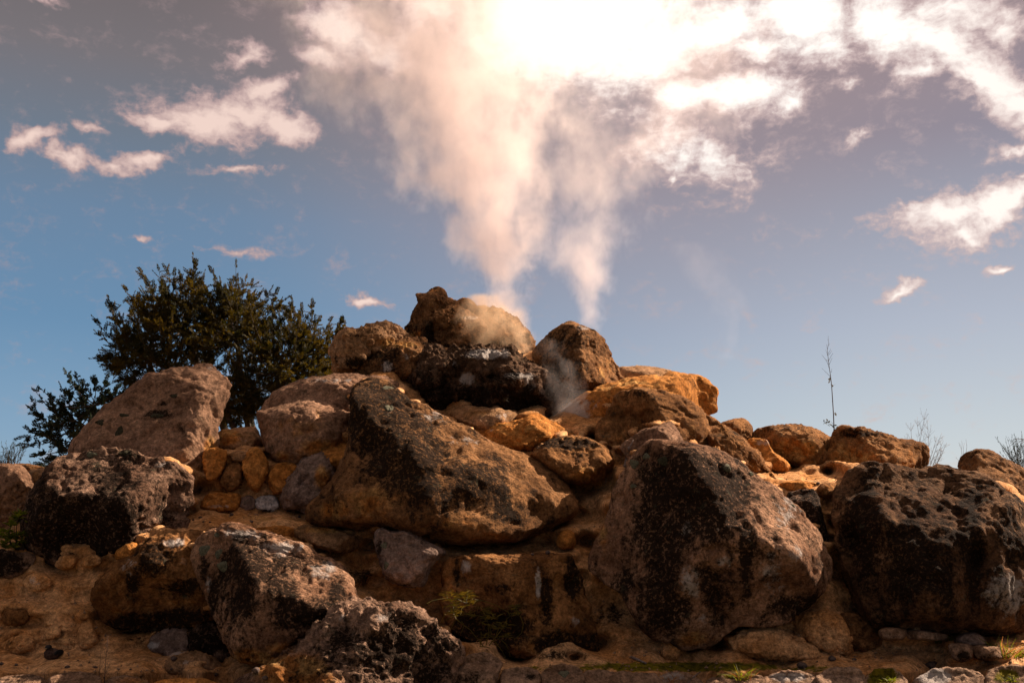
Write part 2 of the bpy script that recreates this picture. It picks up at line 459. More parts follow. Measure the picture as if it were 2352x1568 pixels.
def rock(name, label, cat, zf, outline, D, T, mat, lean=.25, lev=5, fac=(), rough=1.0, lump=.12, seed=None, back=.8,
         p=2.6, stain=(), ochre=(), pale=(), moss=(), nf=3, group=None, sky=False, ctr=None, detail=1.0, crease=()):
    """A boulder: its traced outline stands at distance D, bulging T metres to the front and back*T behind."""
    px = np.array(ZL(zf, outline))
    ROCKS.append(dict(px=px, D=D, T=T, skip=name == 'kerb_stone'))
    sd_ = seed if seed is not None else len(ROCKS) * 13 + 5
    rs = np.random.RandomState(sd_)
    zc = pt(*px.mean(0), D)[2]
    W3 = []
    for q in px:
        d = ray(*q)
        t = (D + lean * (EYE - zc)) / (d[1] - lean * d[2])
        W3.append(np.array([0, 0, EYE]) + t * d)
    W3 = np.array(W3)
    vax = np.array([0, lean, 1.0]); vax /= np.linalg.norm(vax)
    wax = -ray(*px.mean(0)); wax /= np.linalg.norm(wax)      # it bulges out of the slope, towards the open side
    O = W3.mean(0)
    uv = np.stack([(W3 - O)[:, 0], (W3 - O) @ vax], 1)
    dense = smooth_closed(uv)
    a = dense; b = np.roll(dense, -1, 0); cr = a[:, 0] * b[:, 1] - b[:, 0] * a[:, 1]
    c = ((a + b) * cr[:, None]).sum(0) / (3 * cr.sum())
    if ctr is not None:
        q = Z(zf, *ctr); d = ray(*q); t = (D + lean * (EYE - zc)) / (d[1] - lean * d[2])
        wv = np.array([0, 0, EYE]) + t * d - O
        c = np.array([wv[0], wv @ vax])
    R = radial(dense, c)
    me0, S = ico(lev)
    r = np.sqrt(S[:, 0] ** 2 + S[:, 2] ** 2); th = np.arctan2(S[:, 2], S[:, 0]) % (2 * np.pi)
    idx = th / (2 * np.pi) * 720; i0 = idx.astype(int) % 720; fr = idx - np.floor(idx)
    Rt = R[i0] * (1 - fr) + R[(i0 + 1) % 720] * fr
    size = math.sqrt(abs(cr.sum()) / 2 / math.pi)
    rho = r
    U = c[0] + Rt * rho * np.cos(th); V = c[1] + Rt * rho * np.sin(th)
    xn = (U - c[0]) / size; zn = (V - c[1]) / size
    front = S[:, 1] < 0
    base3 = O + U[:, None] * np.array([1, 0, 0]) + V[:, None] * vax
    prof = np.clip(1 - rho ** p, 0, 1) ** .5
    hs = [prof * 1.0]
    for f in fac: hs.append(f[0] + f[1] * xn + f[2] * zn)
    for k in range(nf * 4):      # chiselled planes, nearly tangent to the bulge
        an = rs.uniform(0, 2 * np.pi); r0 = rs.uniform(.25, .92)
        h0 = (1 - r0 ** p) ** .5; sl = min(1.7, p * r0 ** (p - 1) / (2 * h0))
        hs.append(h0 * rs.uniform(.88, .99) - sl * (math.cos(an) * xn + math.sin(an) * zn - r0))
    K = 26.0
    h = -np.log(sum(np.exp(-K * q) for q in hs)) / K
    h = np.maximum(h, prof * .12)
    for (cx, cy_, cr_, dep) in crease:      # hollows and bulges, in picture units
        q = np.array(Z(zf, cx, cy_)); rr = cr_ * ZO[zf][2] * .6125
        pp = proj(base3); dd = np.hypot(pp[:, 0] - q[0], pp[:, 1] - q[1]) / rr
        h = h + dep * np.exp(-dd ** 2) * prof
    big = fbm(base3 + sd_, 1.1 / size, 3)
    h = h * (1 + lump * 1.6 * big)
    hb = np.clip(1 - rho ** 2.4, 0, 1) ** .5 * back
    off = np.where(front, h * T, -hb * T)
    P3 = base3 + off[:, None] * wax
    # displacement along the surface normal
    me = me0.copy(); me.name = name
    me.vertices.foreach_set('co', P3.astype(np.float32).ravel()); me.update()
    N = np.empty(len(P3) * 3, np.float32); me.vertex_normals.foreach_get('vector', N); N = N.reshape(-1, 3)
    amp = min(size, 1.0)
    dsp = fbm(P3 + sd_ * .7, 2.3 / max(size, .35), 3) * .060 * amp * (lump / .12)
    wp = P3 + .10 * np.stack([fbm(P3 + 3, 2.5, 2), fbm(P3 + 41, 2.5, 2), fbm(P3 + 67, 2.5, 2)], 1)
    fs = 2.6 / min(max(size, .14), 1.15)
    dsp += fbm(wp * np.array([1, 1, 1.25]), fs, 5, .60, ridge=True) * .030 * min(size, .75) * rough * detail
    dsp += fbm(wp * np.array([1, 1, 1.25]), fs * 1.2, 5, .56) * .075 * min(size, .75) * rough * detail
    dsp -= np.clip(fbm(wp, fs * .7, 3, .5, ridge=True) - .60, 0, 1) * .20 * min(size, .8)      # cracks
    dsp += fbm(P3, 11.0, 5, .66) * .011 * rough * min(1, size * 2.2)
    if rough > 1.3:
        w_ = P3 + .12 * np.stack([fbm(P3 + 9, 3, 2), fbm(P3 + 31, 3, 2), fbm(P3 + 57, 3, 2)], 1)
        dsp += fbm(w_, 3.6, 4, .62, ridge=True) * .034 * (rough - 1)
    P3 = P3 + N * dsp[:, None]
    og = np.array([P3[:, 0].mean(), P3[:, 1].mean(), P3[:, 2].min()])
    me.vertices.foreach_set('co', (P3 - og).astype(np.float32).ravel())
    me.polygons.foreach_set('use_smooth', np.ones(len(me.polygons), bool))
    pp = proj(P3)
    def mask(lst):
        v = np.zeros(len(P3), np.float32)
        for s_ in lst:
            q = np.array(Z(zf, s_[0], s_[1])); k_ = ZO[zf][2] * .6125
            rx, ry = s_[2] * k_, s_[3] * k_
            am = s_[4] if len(s_) > 4 else 1.0
            e = am * np.exp(-(((pp[:, 0] - q[0]) / rx) ** 2 + ((pp[:, 1] - q[1]) / ry) ** 2))
            v = np.where(np.abs(e) > np.abs(v), e, v)
        return v
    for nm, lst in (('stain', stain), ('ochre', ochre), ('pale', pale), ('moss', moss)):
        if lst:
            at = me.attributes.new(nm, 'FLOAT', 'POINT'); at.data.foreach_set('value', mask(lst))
    me.materials.clear(); me.materials.append(M[mat]); me.update()
    o = bpy.data.objects.new(name, me); COL.objects.link(o); o.location = og
    tag(o, label, cat, group)
    return o
# ------------------------------------------------------------------ the boulders, back to front
B = 'boulder'
# --- crater
rock('boulder', 'pale low boulder just showing behind the orange slab on the upper right skyline', B, 3,
     [(150, 262), (200, 252), (240, 250), (290, 245), (340, 252), (380, 258), (430, 263), (460, 278), (450, 330), (300, 380), (180, 370)], 17.6, .8, 'tan', sky=True, lev=4)
rock('crater_rock', 'craggy brown peak with a pointed beak on its left, highest rock of the mound', 'crater rock', 2,
     [(757, 412), (790, 380), (805, 330), (825, 290), (850, 245), (845, 215), (832, 188), (880, 184), (905, 178), (935, 155), (968, 140), (1005, 150), (1035, 178), (1050, 210), (1110, 236), (1130, 300), (1040, 420), (920, 500), (840, 505), (765, 498)],
     17.0, .8, 'browndark', lean=.1, lev=7, sky=True, rough=1.3, nf=1, p=2.2, fac=[(.75, -.5, .2), (.8, .7, .1)], ochre=[(830, 470, 70, 45, .9), (950, 160, 100, 20, .5)], stain=[(760, 430, 60, 60, .6)], ctr=(930, 340))
rock('crater_rock', 'rounded brown knob between the beaked peak and the steam', 'crater rock', 2,
     [(1085, 270), (1110, 232), (1150, 212), (1185, 215), (1220, 238), (1250, 275), (1300, 350), (1250, 450), (1130, 440), (1080, 360)], 17.3, .7, 'browndark', lev=6, sky=True, lean=.1)
rock('crater_rock', 'brown crater rim rock half hidden inside the orange steam', 'crater rock', 2,
     [(1230, 300), (1300, 285), (1380, 300), (1470, 350), (1540, 410), (1600, 480), (1635, 545), (1640, 620), (1560, 680), (1420, 650), (1280, 620), (1220, 450)], 16.9, .9, 'browndark', lev=6, sky=True, lean=.3,
     stain=[(1330, 560, 120, 60, .5)], rough=2.2, lump=.26)
rock('crater_rock', 'brown domed block with a pale ledge on top in front of the beaked peak', 'crater rock', 2,
     [(888, 450), (900, 385), (950, 335), (1000, 310), (1060, 290), (1130, 296), (1190, 325), (1240, 350), (1280, 375), (1330, 440), (1330, 530), (1260, 600), (1120, 610), (990, 570), (900, 530)],
     16.6, .85, 'browndark', lean=.15, lev=7, sky=True, rough=2.2, lump=.26, p=3, fac=[(.85, -.1, -.5), (.8, .4, .3)], stain=[(910, 480, 45, 90, 1), (1060, 560, 110, 35, .7)], pale=[(1200, 345, 90, 14, .7)])
rock('boulder', 'tall blocky boulder standing alone right of the crater steam', B, 2,
     [(1625, 590), (1650, 545), (1690, 510), (1730, 465), (1790, 412), (1850, 386), (1900, 386), (1960, 402), (2040, 438), (2085, 470), (2115, 520), (2145, 580), (2180, 650), (2215, 710), (2248, 775), (2200, 800), (2100, 825), (2000, 850), (1900, 850), (1800, 800), (1700, 740), (1640, 680)],
     16.0, 1.1, 'browndark', lean=.2, lev=7, sky=True, p=3, fac=[(1.05, -1.1, -.35), (.8, .6, -.3)], stain=[(1800, 700, 160, 110, .5), (1850, 480, 130, 80, .4)], ochre=[(2100, 700, 70, 120, .5)], pale=[(1960, 420, 90, 25, .4)])
rock('boulder', 'mottled tan boulder with a dark hollow under it, left shoulder of the crater', B, 2,
     [(268, 580), (290, 500), (325, 455), (372, 430), (420, 445), (470, 430), (520, 410), (580, 395), (645, 398), (705, 420), (750, 448), (775, 490), (740, 530), (660, 560), (560, 590), (500, 620), (460, 680), (400, 730), (310, 735), (285, 670)],
     16.0, .8, 'tan', lean=.2, lev=7, sky=True, rough=2.2, lump=.26, stain=[(400, 470, 90, 30, .8), (420, 650, 90, 50, 1.3), (290, 620, 30, 70, .9), (500, 440, 90, 25, .5)], ochre=[(640, 520, 120, 60, .7), (360, 560, 60, 60, .3)])  # darkness of the hollow is put into the colour here
rock('boulder', 'sloping lichen-patched rock below the mottled tan boulder of the crater shoulder', B, 2,
     [(408, 718), (470, 655), (530, 600), (620, 545), (720, 505), (810, 487), (880, 490), (920, 560), (900, 640), (850, 720), (760, 770), (640, 755), (500, 740)],
     15.7, .7, 'browndark', lean=.5, lev=7, rough=1.5, ochre=[(760, 530, 110, 35, .7)], pale=[(640, 680, 50, 60, .7), (760, 600, 60, 40, .4)], stain=[(600, 610, 120, 50, .5)])
rock('sinter_mass', 'knobbly black-brown sinter hump on the left of the crater mouth', 'sinter rock', 2,
     [(780, 720), (800, 650), (850, 590), (900, 555), (960, 550), (1010, 575), (1060, 600), (1120, 640), (1160, 740), (1180, 860), (1150, 960), (1060, 988), (970, 960), (900, 900), (830, 820)],
     15.5, .75, 'sinter', lean=.4, lev=7, rough=2.8, lump=.26, stain=[(950, 900, 130, 120, 1.3), (900, 780, 90, 80, .6)], ochre=[(930, 600, 60, 40, .3)])
rock('sinter_mass', 'wet black sinter mass with grey crust under the crater mouth', 'sinter rock', 2,
     [(1000, 680), (1040, 610), (1120, 585), (1200, 568), (1330, 562), (1420, 570), (1480, 590), (1540, 650), (1620, 695), (1700, 730), (1770, 780), (1830, 840), (1840, 890), (1790, 950), (1720, 1010), (1600, 1010), (1450, 1000), (1320, 985), (1200, 970), (1080, 930), (1020, 840)],
     15.4, .95, 'sinter', lean=.4, lev=7, rough=2.8, lump=.26, stain=[(1200, 900, 130, 70, 1.5), (1560, 930, 150, 70, 1.6), (1380, 760, 200, 50, .5), (1750, 850, 70, 60, .8), (1300, 860, 420, 60, .9)], pale=[(1320, 590, 150, 35, .9), (1520, 740, 150, 24, .7), (1180, 760, 60, 50, .7), (1600, 800, 60, 70, .6), (1100, 650, 60, 40, .4)],
     crease=[(1400, 720, 120, .18), (1200, 930, 90, -.35), (1550, 950, 100, -.4)])
# --- upper ring
rock('boulder', 'long pale pink-grey boulder lying between the tree and the crater', B, 2,
     [(-215, 970), (-160, 880), (-100, 830), (0, 795), (60, 770), (140, 750), (250, 735), (400, 728), (480, 738), (560, 745), (650, 752), (705, 775), (712, 800), (720, 870), (600, 980), (400, 1040), (100, 1050), (-100, 1010)],
     14.9, .8, 'pink', lean=.6, lev=6, sky=True, pale=[(250, 770, 200, 30, .4)], stain=[(60, 850, 60, 30, .6), (-120, 900, 60, 40, .5)], crease=[(100, 860, 120, -.08)])
rock('boulder', 'smooth domed brown-pink boulder with an orange base below the long pale boulder', B, 2,
     [(-248, 990), (-200, 975), (-120, 950), (-20, 930), (60, 912), (130, 912), (200, 930), (280, 945), (350, 965), (402, 990), (410, 1080), (400, 1180), (340, 1260), (220, 1340), (60, 1370), (-80, 1340), (-160, 1280), (-210, 1150)],
     14.1, .8, 'pink', lean=.3, lev=6, ochre=[(200, 1230, 250, 90, .8), (-80, 1290, 120, 60, .6), (30, 1100, 260, 110, .45)], sky=True)
rock('stone', 'flat yellow-orange slab with a pale half between the spotted boulder and the domed one', 'stone', 1,
     [(1465, 1310), (1520, 1288), (1600, 1276), (1680, 1270), (1735, 1268), (1770, 1340), (1775, 1400), (1700, 1440), (1600, 1442), (1510, 1440), (1470, 1430)],
     14.8, .5, 'tan', lean=1.0, lev=5, sky=True, ochre=[(1540, 1340, 90, 60, 1.1)], pale=[(1680, 1370, 90, 60, .3)])
rock('boulder', 'yellow-green stained boulder under the black sinter mass', B, 2,
     [(1062, 992), (1110, 962), (1180, 943), (1280, 942), (1390, 942), (1440, 972), (1500, 978), (1560, 1010), (1560, 1060), (1440, 1110), (1300, 1120), (1180, 1090), (1100, 1040)],
     14.6, .5, 'tan', lean=.5, lev=5, ochre=[(1250, 1000, 160, 40, .5)], moss=[(1320, 990, 90, 40, .5)], pale=[(1420, 1010, 80, 40, .4)], p=3)
rock('boulder', 'glowing orange-yellow sloping boulder in the middle of the mound', B, 2,
     [(1215, 1095), (1290, 1070), (1380, 1058), (1490, 1050), (1560, 1025), (1610, 994), (1680, 1008), (1730, 1040), (1790, 1070), (1850, 1110), (1900, 1148), (1820, 1160), (1730, 1170), (1670, 1210), (1600, 1250), (1480, 1260), (1360, 1220), (1280, 1150)],
     14.2, .6, 'ochre', lean=.9, lev=6, ochre=[(1500, 1090, 250, 60, .6)], crease=[(1450, 1140, 140, -.2), (1600, 1050, 70, .2)], pale=[(1330, 1110, 90, 30, .3)])
rock('boulder', 'big orange slab overhanging on its right end, dusted white by steam on its left', B, 3,
     [(-182, 560), (-165, 500), (-100, 450), (-20, 400), (60, 362), (150, 335), (250, 312), (330, 300), (400, 300), (440, 282), (490, 278), (540, 290), (590, 293), (640, 318), (690, 362), (704, 400), (702, 450), (685, 490), (650, 512), (620, 560), (500, 620), (250, 640), (20, 640), (-120, 610)],
     15.2, 1.0, 'ochre', lean=.35, lev=6, sky=True, rough=1.0, ochre=[(200, 350, 200, 60, .7), (350, 560, 200, 60, .6)], pale=[(-90, 520, 90, 80, 1.2), (20, 460, 80, 70, .4)], stain=[(600, 330, 110, 45, .75), (690, 420, 25, 60, .6), (480, 300, 80, 20, .5)], fac=[(.75, .3, .4)])
rock('boulder', 'dark brown blocky boulder in front of the orange overhanging slab', B, 3,
     [(48, 620), (52, 575), (80, 535), (110, 490), (128, 465), (150, 440), (158, 410), (190, 388), (240, 370), (330, 372), (400, 380), (445, 396), (500, 405), (550, 428), (600, 472), (640, 510), (662, 560), (672, 620), (660, 680), (560, 720), (400, 740), (240, 720), (110, 690), (55, 660)],
     14.1, 1.0, 'brown', lean=.3, lev=6, p=3, fac=[(.6, .8, .0), (.85, -.2, -.5)], stain=[(290, 400, 140, 30, .5), (300, 550, 60, 30, .4)], sky=True, ochre=[(560, 600, 60, 80, .4), (150, 640, 90, 60, .4)], crease=[(290, 555, 50, -.1)])
rock('boulder', 'long brown sloping boulder running down right behind the great stained boulder', B, 3,
     [(600, 560), (645, 515), (690, 528), (725, 560), (775, 590), (820, 620), (855, 645), (880, 680), (920, 705), (950, 745), (965, 790), (1000, 830), (1040, 870), (1070, 905), (1040, 930), (950, 880), (850, 830), (740, 760), (640, 700)],
     13.7, .7, 'brown', lean=.4, lev=6, sky=True, stain=[(770, 620, 120, 40, .3)], ochre=[(900, 780, 80, 60, .4)], crease=[(850, 700, 60, -.15)])
rock('stone', 'small rounded dark stone on the right skyline beside the long brown slope', 'stone', 3,
     [(720, 556), (760, 540), (800, 529), (840, 529), (870, 545), (890, 572), (893, 605), (880, 645), (830, 660), (770, 640), (730, 600)], 15.6, .5, 'brown', lev=5, sky=True)
rock('boulder', 'ochre boulder with an orange hollow, left one of the pair on the right skyline', B, 3,
     [(882, 640), (890, 610), (920, 588), (960, 575), (1020, 572), (1080, 562), (1150, 568), (1210, 580), (1260, 605), (1312, 632), (1335, 680), (1330, 760), (1300, 820), (1200, 825), (1100, 790), (1020, 760), (960, 710)],
     15.4, .9, 'brown', lean=.4, lev=6, sky=True, rough=1.2, ochre=[(1100, 700, 170, 70, 1.0), (1230, 780, 90, 40, .7)], stain=[(1100, 585, 180, 24, .5)], crease=[(1100, 730, 90, -.3), (1230, 640, 60, .15)])
rock('boulder', 'flat-topped ochre boulder with a craggy right end, beside the bare sapling', B, 3,
     [(1312, 660), (1325, 620), (1350, 592), (1380, 580), (1415, 583), (1440, 598), (1460, 584), (1500, 592), (1540, 605), (1600, 615), (1660, 640), (1710, 645), (1770, 660), (1815, 680), (1838, 705), (1836, 750), (1828, 800), (1760, 850), (1600, 860), (1420, 850), (1320, 830), (1290, 760)],
     14.9, 1.0, 'brown', lean=.3, lev=6, sky=True, rough=1.5, ochre=[(1420, 740, 160, 70, .8), (1600, 740, 120, 60, .5), (1750, 740, 60, 60, .4)], stain=[(1500, 610, 200, 24, .6), (1380, 610, 50, 25, .5)], fac=[(.6, .75, .05), (.7, 0, -.6)], crease=[(1440, 620, 22, -.25)])
rock('stone', 'small orange wedge stone with a pale tip below the ochre hollow boulder', 'stone', 3,
     [(862, 645), (900, 636), (940, 636), (970, 648), (985, 680), (1010, 712), (1050, 735), (1085, 765), (1100, 790), (1085, 815), (1020, 822), (960, 790), (910, 720)],
     14.6, .5, 'ochre', lean=.5, lev=5, fac=[(.6, .5, -.5)], pale=[(950, 660, 60, 30, .4)])
rock('boulder', 'dark red-brown boulder sloping down to the right edge of the picture', B, 3,
     [(2008, 810), (2010, 760), (2020, 730), (2060, 706), (2115, 695), (2150, 702), (2200, 725), (2260, 755), (2310, 780), (2360, 805), (2450, 850), (2560, 930), (2600, 1050), (2500, 1150), (2350, 1150), (2200, 1060), (2080, 960), (2020, 880)],
     14.3, 1.0, 'browndark', lean=.4, lev=6, sky=True, fac=[(.75, -.3, -.5)], crease=[(2150, 800, 60, -.1)])
rock('boulder', 'rough dark rock closing the gap between the right skyline boulders', B, 3,
     [(1800, 800), (1840, 785), (1900, 795), (1960, 802), (2020, 805), (2080, 820), (2100, 880), (2000, 930), (1880, 930), (1800, 880)], 14.6, .5, 'crustbrown', lev=4, sky=True, lean=.4)
# --- orange ledge on the right
rock('slab', 'thin red-orange slab edge of the small ledge on the right', 'slab', 6,
     [(1035, 170), (1070, 160), (1140, 158), (1210, 165), (1250, 180), (1235, 205), (1180, 212), (1110, 215), (1060, 210)], 13.2, .35, 'ochre', lean=.3, lev=4, p=4)
rock('stone', 'small brown stone at the right end of the thin red-orange slab', 'stone', 6,
     [(1235, 200), (1262, 172), (1300, 166), (1345, 172), (1350, 210), (1320, 245), (1270, 250), (1240, 235)], 12.9, .25, 'brown', lev=4, ochre=[(1290, 200, 60, 40, .5)])
rock('boulder', 'narrow black upright stone wedged behind the great stained boulder', B, 6,
     [(1080, 225), (1120, 210), (1170, 202), (1210, 203), (1235, 220), (1250, 260), (1262, 320), (1280, 390), (1300, 470), (1310, 560), (1270, 600), (1200, 540), (1130, 420), (1080, 300)],
     12.5, .5, 'crust', lev=5, stain=[(1220, 380, 80, 160, 1.0)], fac=[(.6, .5, 0)])
# --- left part
rock('boulder', 'large pinkish boulder with round black lichen spots, left of the dark tree', B, 1,
     [(485, 1470), (487, 1400), (510, 1350), (548, 1300), (600, 1240), (650, 1190), (700, 1145), (745, 1108), (800, 1070), (860, 1028), (910, 985), (965, 942), (1000, 912), (1045, 895), (1090, 898), (1135, 893), (1170, 874), (1220, 874), (1275, 868), (1330, 842), (1375, 828), (1415, 830), (1460, 850), (1510, 890), (1545, 935), (1560, 985), (1550, 1040), (1520, 1100), (1503, 1140), (1505, 1180), (1490, 1230), (1478, 1290), (1475, 1350), (1470, 1420), (1440, 1500), (1390, 1580), (1340, 1680), (1250, 1760), (1000, 1800), (700, 1720), (540, 1600)],
     14.3, 1.0, 'pink', lean=.35, lev=7, sky=True, p=3, lump=.10, fac=[(1.4, -1.25, 0), (.75, .15, -.3)], stain=[(1080, 1180, 110, 34, 1.2), (1180, 1055, 34, 18, 1.3), (1240, 1290, 30, 60, .8), (1100, 1110, 50, 20, .8), (900, 1040, 150, 20, .25)], ochre=[(1430, 1420, 60, 100, .8), (1340, 1600, 100, 80, .8), (1250, 1450, 200, 80, .25)], pale=[(1420, 860, 60, 40, .3)],
     crease=[(1080, 1180, 60, -.06), (1240, 1290, 40, -.05)])
rock('stone', 'grey-brown flat stone on the left skyline beside the spotted boulder', 'stone', 4,
     [(95, 90), (130, 82), (200, 82), (260, 96), (312, 108), (300, 135), (230, 140), (150, 140), (100, 125)], 14.8, .4, 'browndark', lev=4, sky=True, lean=.5)
rock('stone', 'small orange stone squeezed between the pale left boulder and the crusted black one', 'stone', 4,
     [(185, 135), (240, 118), (325, 112), (310, 170), (270, 220), (235, 245), (212, 215)], 14.0, .35, 'tan', lev=4, sky=True, ochre=[(250, 180, 60, 60, .6)])
rock('boulder', 'pale pink boulder cut by the left edge of the picture', B, 4,
     [(-260, 200), (-180, 120), (-60, 90), (60, 85), (130, 95), (180, 130), (212, 190), (222, 240), (210, 310), (175, 385), (130, 450), (60, 520), (-60, 580), (-200, 560), (-280, 400)],
     13.2, .9, 'pink', lean=.3, lev=6, sky=True, p=3, fac=[(.7, .5, -.2), (.6, -.2, .5)], stain=[(40, 200, 14, 14, .9), (120, 225, 18, 30, .8), (60, 440, 140, 60, .5)], ctr=(-10, 320))
rock('boulder', 'black crusted boulder with a golden lit top on the left, beside the leafy green plant', B, 4,
     [(170, 520), (180, 430), (200, 350), (235, 270), (270, 205), (310, 145), (350, 100), (400, 60), (470, 30), (540, 15), (600, 0), (650, -18), (700, -18), (770, -20), (830, -12), (900, 0), (950, 12), (1000, 45), (1050, 45), (1100, 45), (1150, 75), (1200, 110), (1250, 145), (1298, 180), (1306, 230), (1298, 300), (1288, 360), (1268, 440), (1262, 510), (1230, 560), (1120, 590), (1000, 620), (900, 650), (780, 690), (640, 720), (500, 750), (380, 760), (280, 740), (200, 660)],
     12.55, 1.15, 'crust', lean=.15, lev=7, p=3, rough=1.3, fac=[(.92, -.1, -1.3), (1.1, -1.1, .2), (.75, .0, .4)], stain=[(520, 520, 330, 200, 1.3), (760, 280, 120, 180, .7), (300, 400, 150, 150, .8)], ochre=[(1180, 540, 130, 60, .5)], pale=[(1080, 90, 120, 60, .35), (420, 180, 60, 40, .3)], crease=[(520, 620, 160, -.35)])
# wall stones of the left terrace
for lab, pts, mt, T_, kw in [
    ('tall orange-brown stone in the terrace wall touching the spotted boulder', [(1378, 60), (1385, 10), (1420, -20), (1480, -20), (1530, 5), (1528, 70), (1500, 140), (1460, 180), (1410, 190), (1390, 130)], 'ochre', .4, {}),
    ('pale brown rounded stone in the middle of the terrace wall', [(1495, 190), (1530, 120), (1570, 80), (1615, 72), (1635, 110), (1630, 190), (1600, 250), (1540, 262), (1500, 235)], 'brown', .35, {}),
    ('small flat brown stone under the yellow-orange slab', [(1560, 22), (1600, 5), (1650, 5), (1665, 40), (1640, 62), (1590, 58)], 'tan', .25, {}),
    ('tall pointed orange-brown stone standing in the terrace wall', [(1643, 110), (1665, 40), (1700, -5), (1735, -25), (1765, -10), (1795, 40), (1812, 100), (1800, 160), (1775, 220), (1750, 265), (1715, 250), (1680, 190)], 'ochre', .45, dict(stain=[(1770, 250, 30, 30, .6)])),
    ('orange block at the foot of the domed boulder', [(1828, 170), (1850, 110), (1890, 85), (1950, 80), (2015, 92), (2005, 150), (1970, 220), (1920, 265), (1870, 280), (1835, 235)], 'ochre', .45, {}),
    ('long low orange stone lying at the foot of the terrace wall', [(1355, 380), (1385, 325), (1420, 285), (1480, 272), (1560, 275), (1615, 290), (1632, 330), (1605, 385), (1540, 400), (1440, 395)], 'ochre', .4, dict(pale=[(1480, 370, 100, 20, .5)])),
    ('small white-grey stone at the foot of the terrace wall', [(1730, 340), (1755, 310), (1800, 298), (1850, 303), (1882, 335), (1890, 375), (1850, 400), (1790, 395), (1745, 375)], 'white', .25, dict(stain=[(1800, 400, 80, 16, .8)])),
    ('small dark grey stone left of the white-grey stone', [(1640, 320), (1690, 300), (1725, 330), (1720, 380), (1670, 400), (1630, 370)], 'grey', .2, dict(stain=[(1680, 380, 40, 30, .6)]))]:
    rock('stone', lab, 'stone', 4, pts, 13.55, T_ * .5, mt, lev=5, lean=.2, group='stones set in the left terrace wall', rough=1.7, p=9, nf=2, lump=.1, **kw)
rock('boulder', 'grey-tan craggy rock between the terrace wall and the great central boulder', B, 4,
     [(1908, 330), (1925, 260), (1955, 200), (1985, 150), (2030, 90), (2060, 40), (2110, 10), (2180, 0), (2260, 60), (2280, 180), (2250, 300), (2210, 400), (2120, 440), (2030, 395), (1940, 385)],
     13.5, .7, 'grey', lean=.3, lev=6, rough=1.5, ochre=[(2180, 180, 60, 90, 1.1), (2090, 380, 80, 40, .4)], crease=[(2060, 230, 60, -.2)])
rock('stone', 'bright orange-topped knob beside the neck of the great central boulder', 'stone', 1,
     [(2180, 1430), (2195, 1385), (2230, 1355), (2290, 1342), (2345, 1345), (2400, 1380), (2400, 1480), (2330, 1560), (2230, 1560), (2180, 1500)], 13.6, .45, 'ochre', lev=5, lean=.5, fac=[(.7, 0, -.8)])
# --- the great central boulder
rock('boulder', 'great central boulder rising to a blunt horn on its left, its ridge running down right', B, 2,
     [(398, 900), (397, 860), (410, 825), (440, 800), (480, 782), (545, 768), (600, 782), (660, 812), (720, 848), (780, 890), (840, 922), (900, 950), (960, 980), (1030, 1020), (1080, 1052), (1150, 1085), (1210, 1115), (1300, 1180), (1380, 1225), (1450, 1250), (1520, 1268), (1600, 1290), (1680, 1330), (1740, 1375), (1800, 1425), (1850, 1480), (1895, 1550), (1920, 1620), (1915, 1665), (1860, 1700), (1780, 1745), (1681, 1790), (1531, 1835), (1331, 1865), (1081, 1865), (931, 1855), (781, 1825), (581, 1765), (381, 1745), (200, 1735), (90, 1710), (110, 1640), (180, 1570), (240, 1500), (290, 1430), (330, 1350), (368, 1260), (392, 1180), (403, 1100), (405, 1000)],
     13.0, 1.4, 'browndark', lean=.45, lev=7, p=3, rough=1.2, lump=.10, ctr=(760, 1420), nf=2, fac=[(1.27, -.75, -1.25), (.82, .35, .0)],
     stain=[(560, 1010, 230, 260, 1.1), (620, 1350, 200, 200, .5), (860, 1330, 150, 300, 1.0), (1200, 1500, 240, 160, .75), (560, 830, 120, 40, .5), (1450, 1680, 150, 80, .6), (660, 1400, 90, 200, .35)],  # black stains, plus shade painted on the left face away from the sun
     ochre=[(500, 1600, 260, 140, .6), (300, 1650, 150, 90, .7), (1100, 1750, 260, 90, .5), (1100, 1090, 120, 40, .3)], pale=[(960, 1010, 170, 60, .40), (1180, 1180, 160, 60, .3), (650, 980, 50, 60, .35), (1500, 1400, 160, 80, .2)],
     crease=[(860, 1120, 120, .14), (1000, 1250, 140, -.10), (560, 1250, 130, -.16), (1250, 1300, 140, .10), (420, 1500, 140, .16)])
rock('boulder', 'rounded dark boulder with a brown belly, right of the great central boulder', B, 2,
     [(1608, 1272), (1640, 1240), (1690, 1205), (1745, 1172), (1810, 1155), (1880, 1150), (1950, 1152), (2020, 1172), (2085, 1205), (2140, 1250), (2165, 1300), (2163, 1360), (2125, 1415), (2070, 1450), (1990, 1472), (1920, 1480), (1850, 1470), (1780, 1430), (1720, 1370), (1660, 1320)],
     13.3, .7, 'brown', lean=.3, lev=6, p=3, fac=[(.75, 0, -.6)], stain=[(1880, 1200, 240, 50, 1.1), (1920, 1270, 70, 50, .6)], ochre=[(1950, 1400, 150, 70, .5)])
rock('boulder', 'pinkish pointed boulder peeping up behind the left shoulder of the great stained boulder', B, 3,
     [(180, 690), (210, 650), (260, 618), (310, 590), (370, 568), (430, 553), (465, 558), (485, 585), (505, 620), (520, 655), (540, 740), (460, 790), (320, 790), (220, 740)],
     12.8, .5, 'pink', lean=.4, lev=6, fac=[(.65, .75, 0)], stain=[(400, 620, 90, 30, .5)])
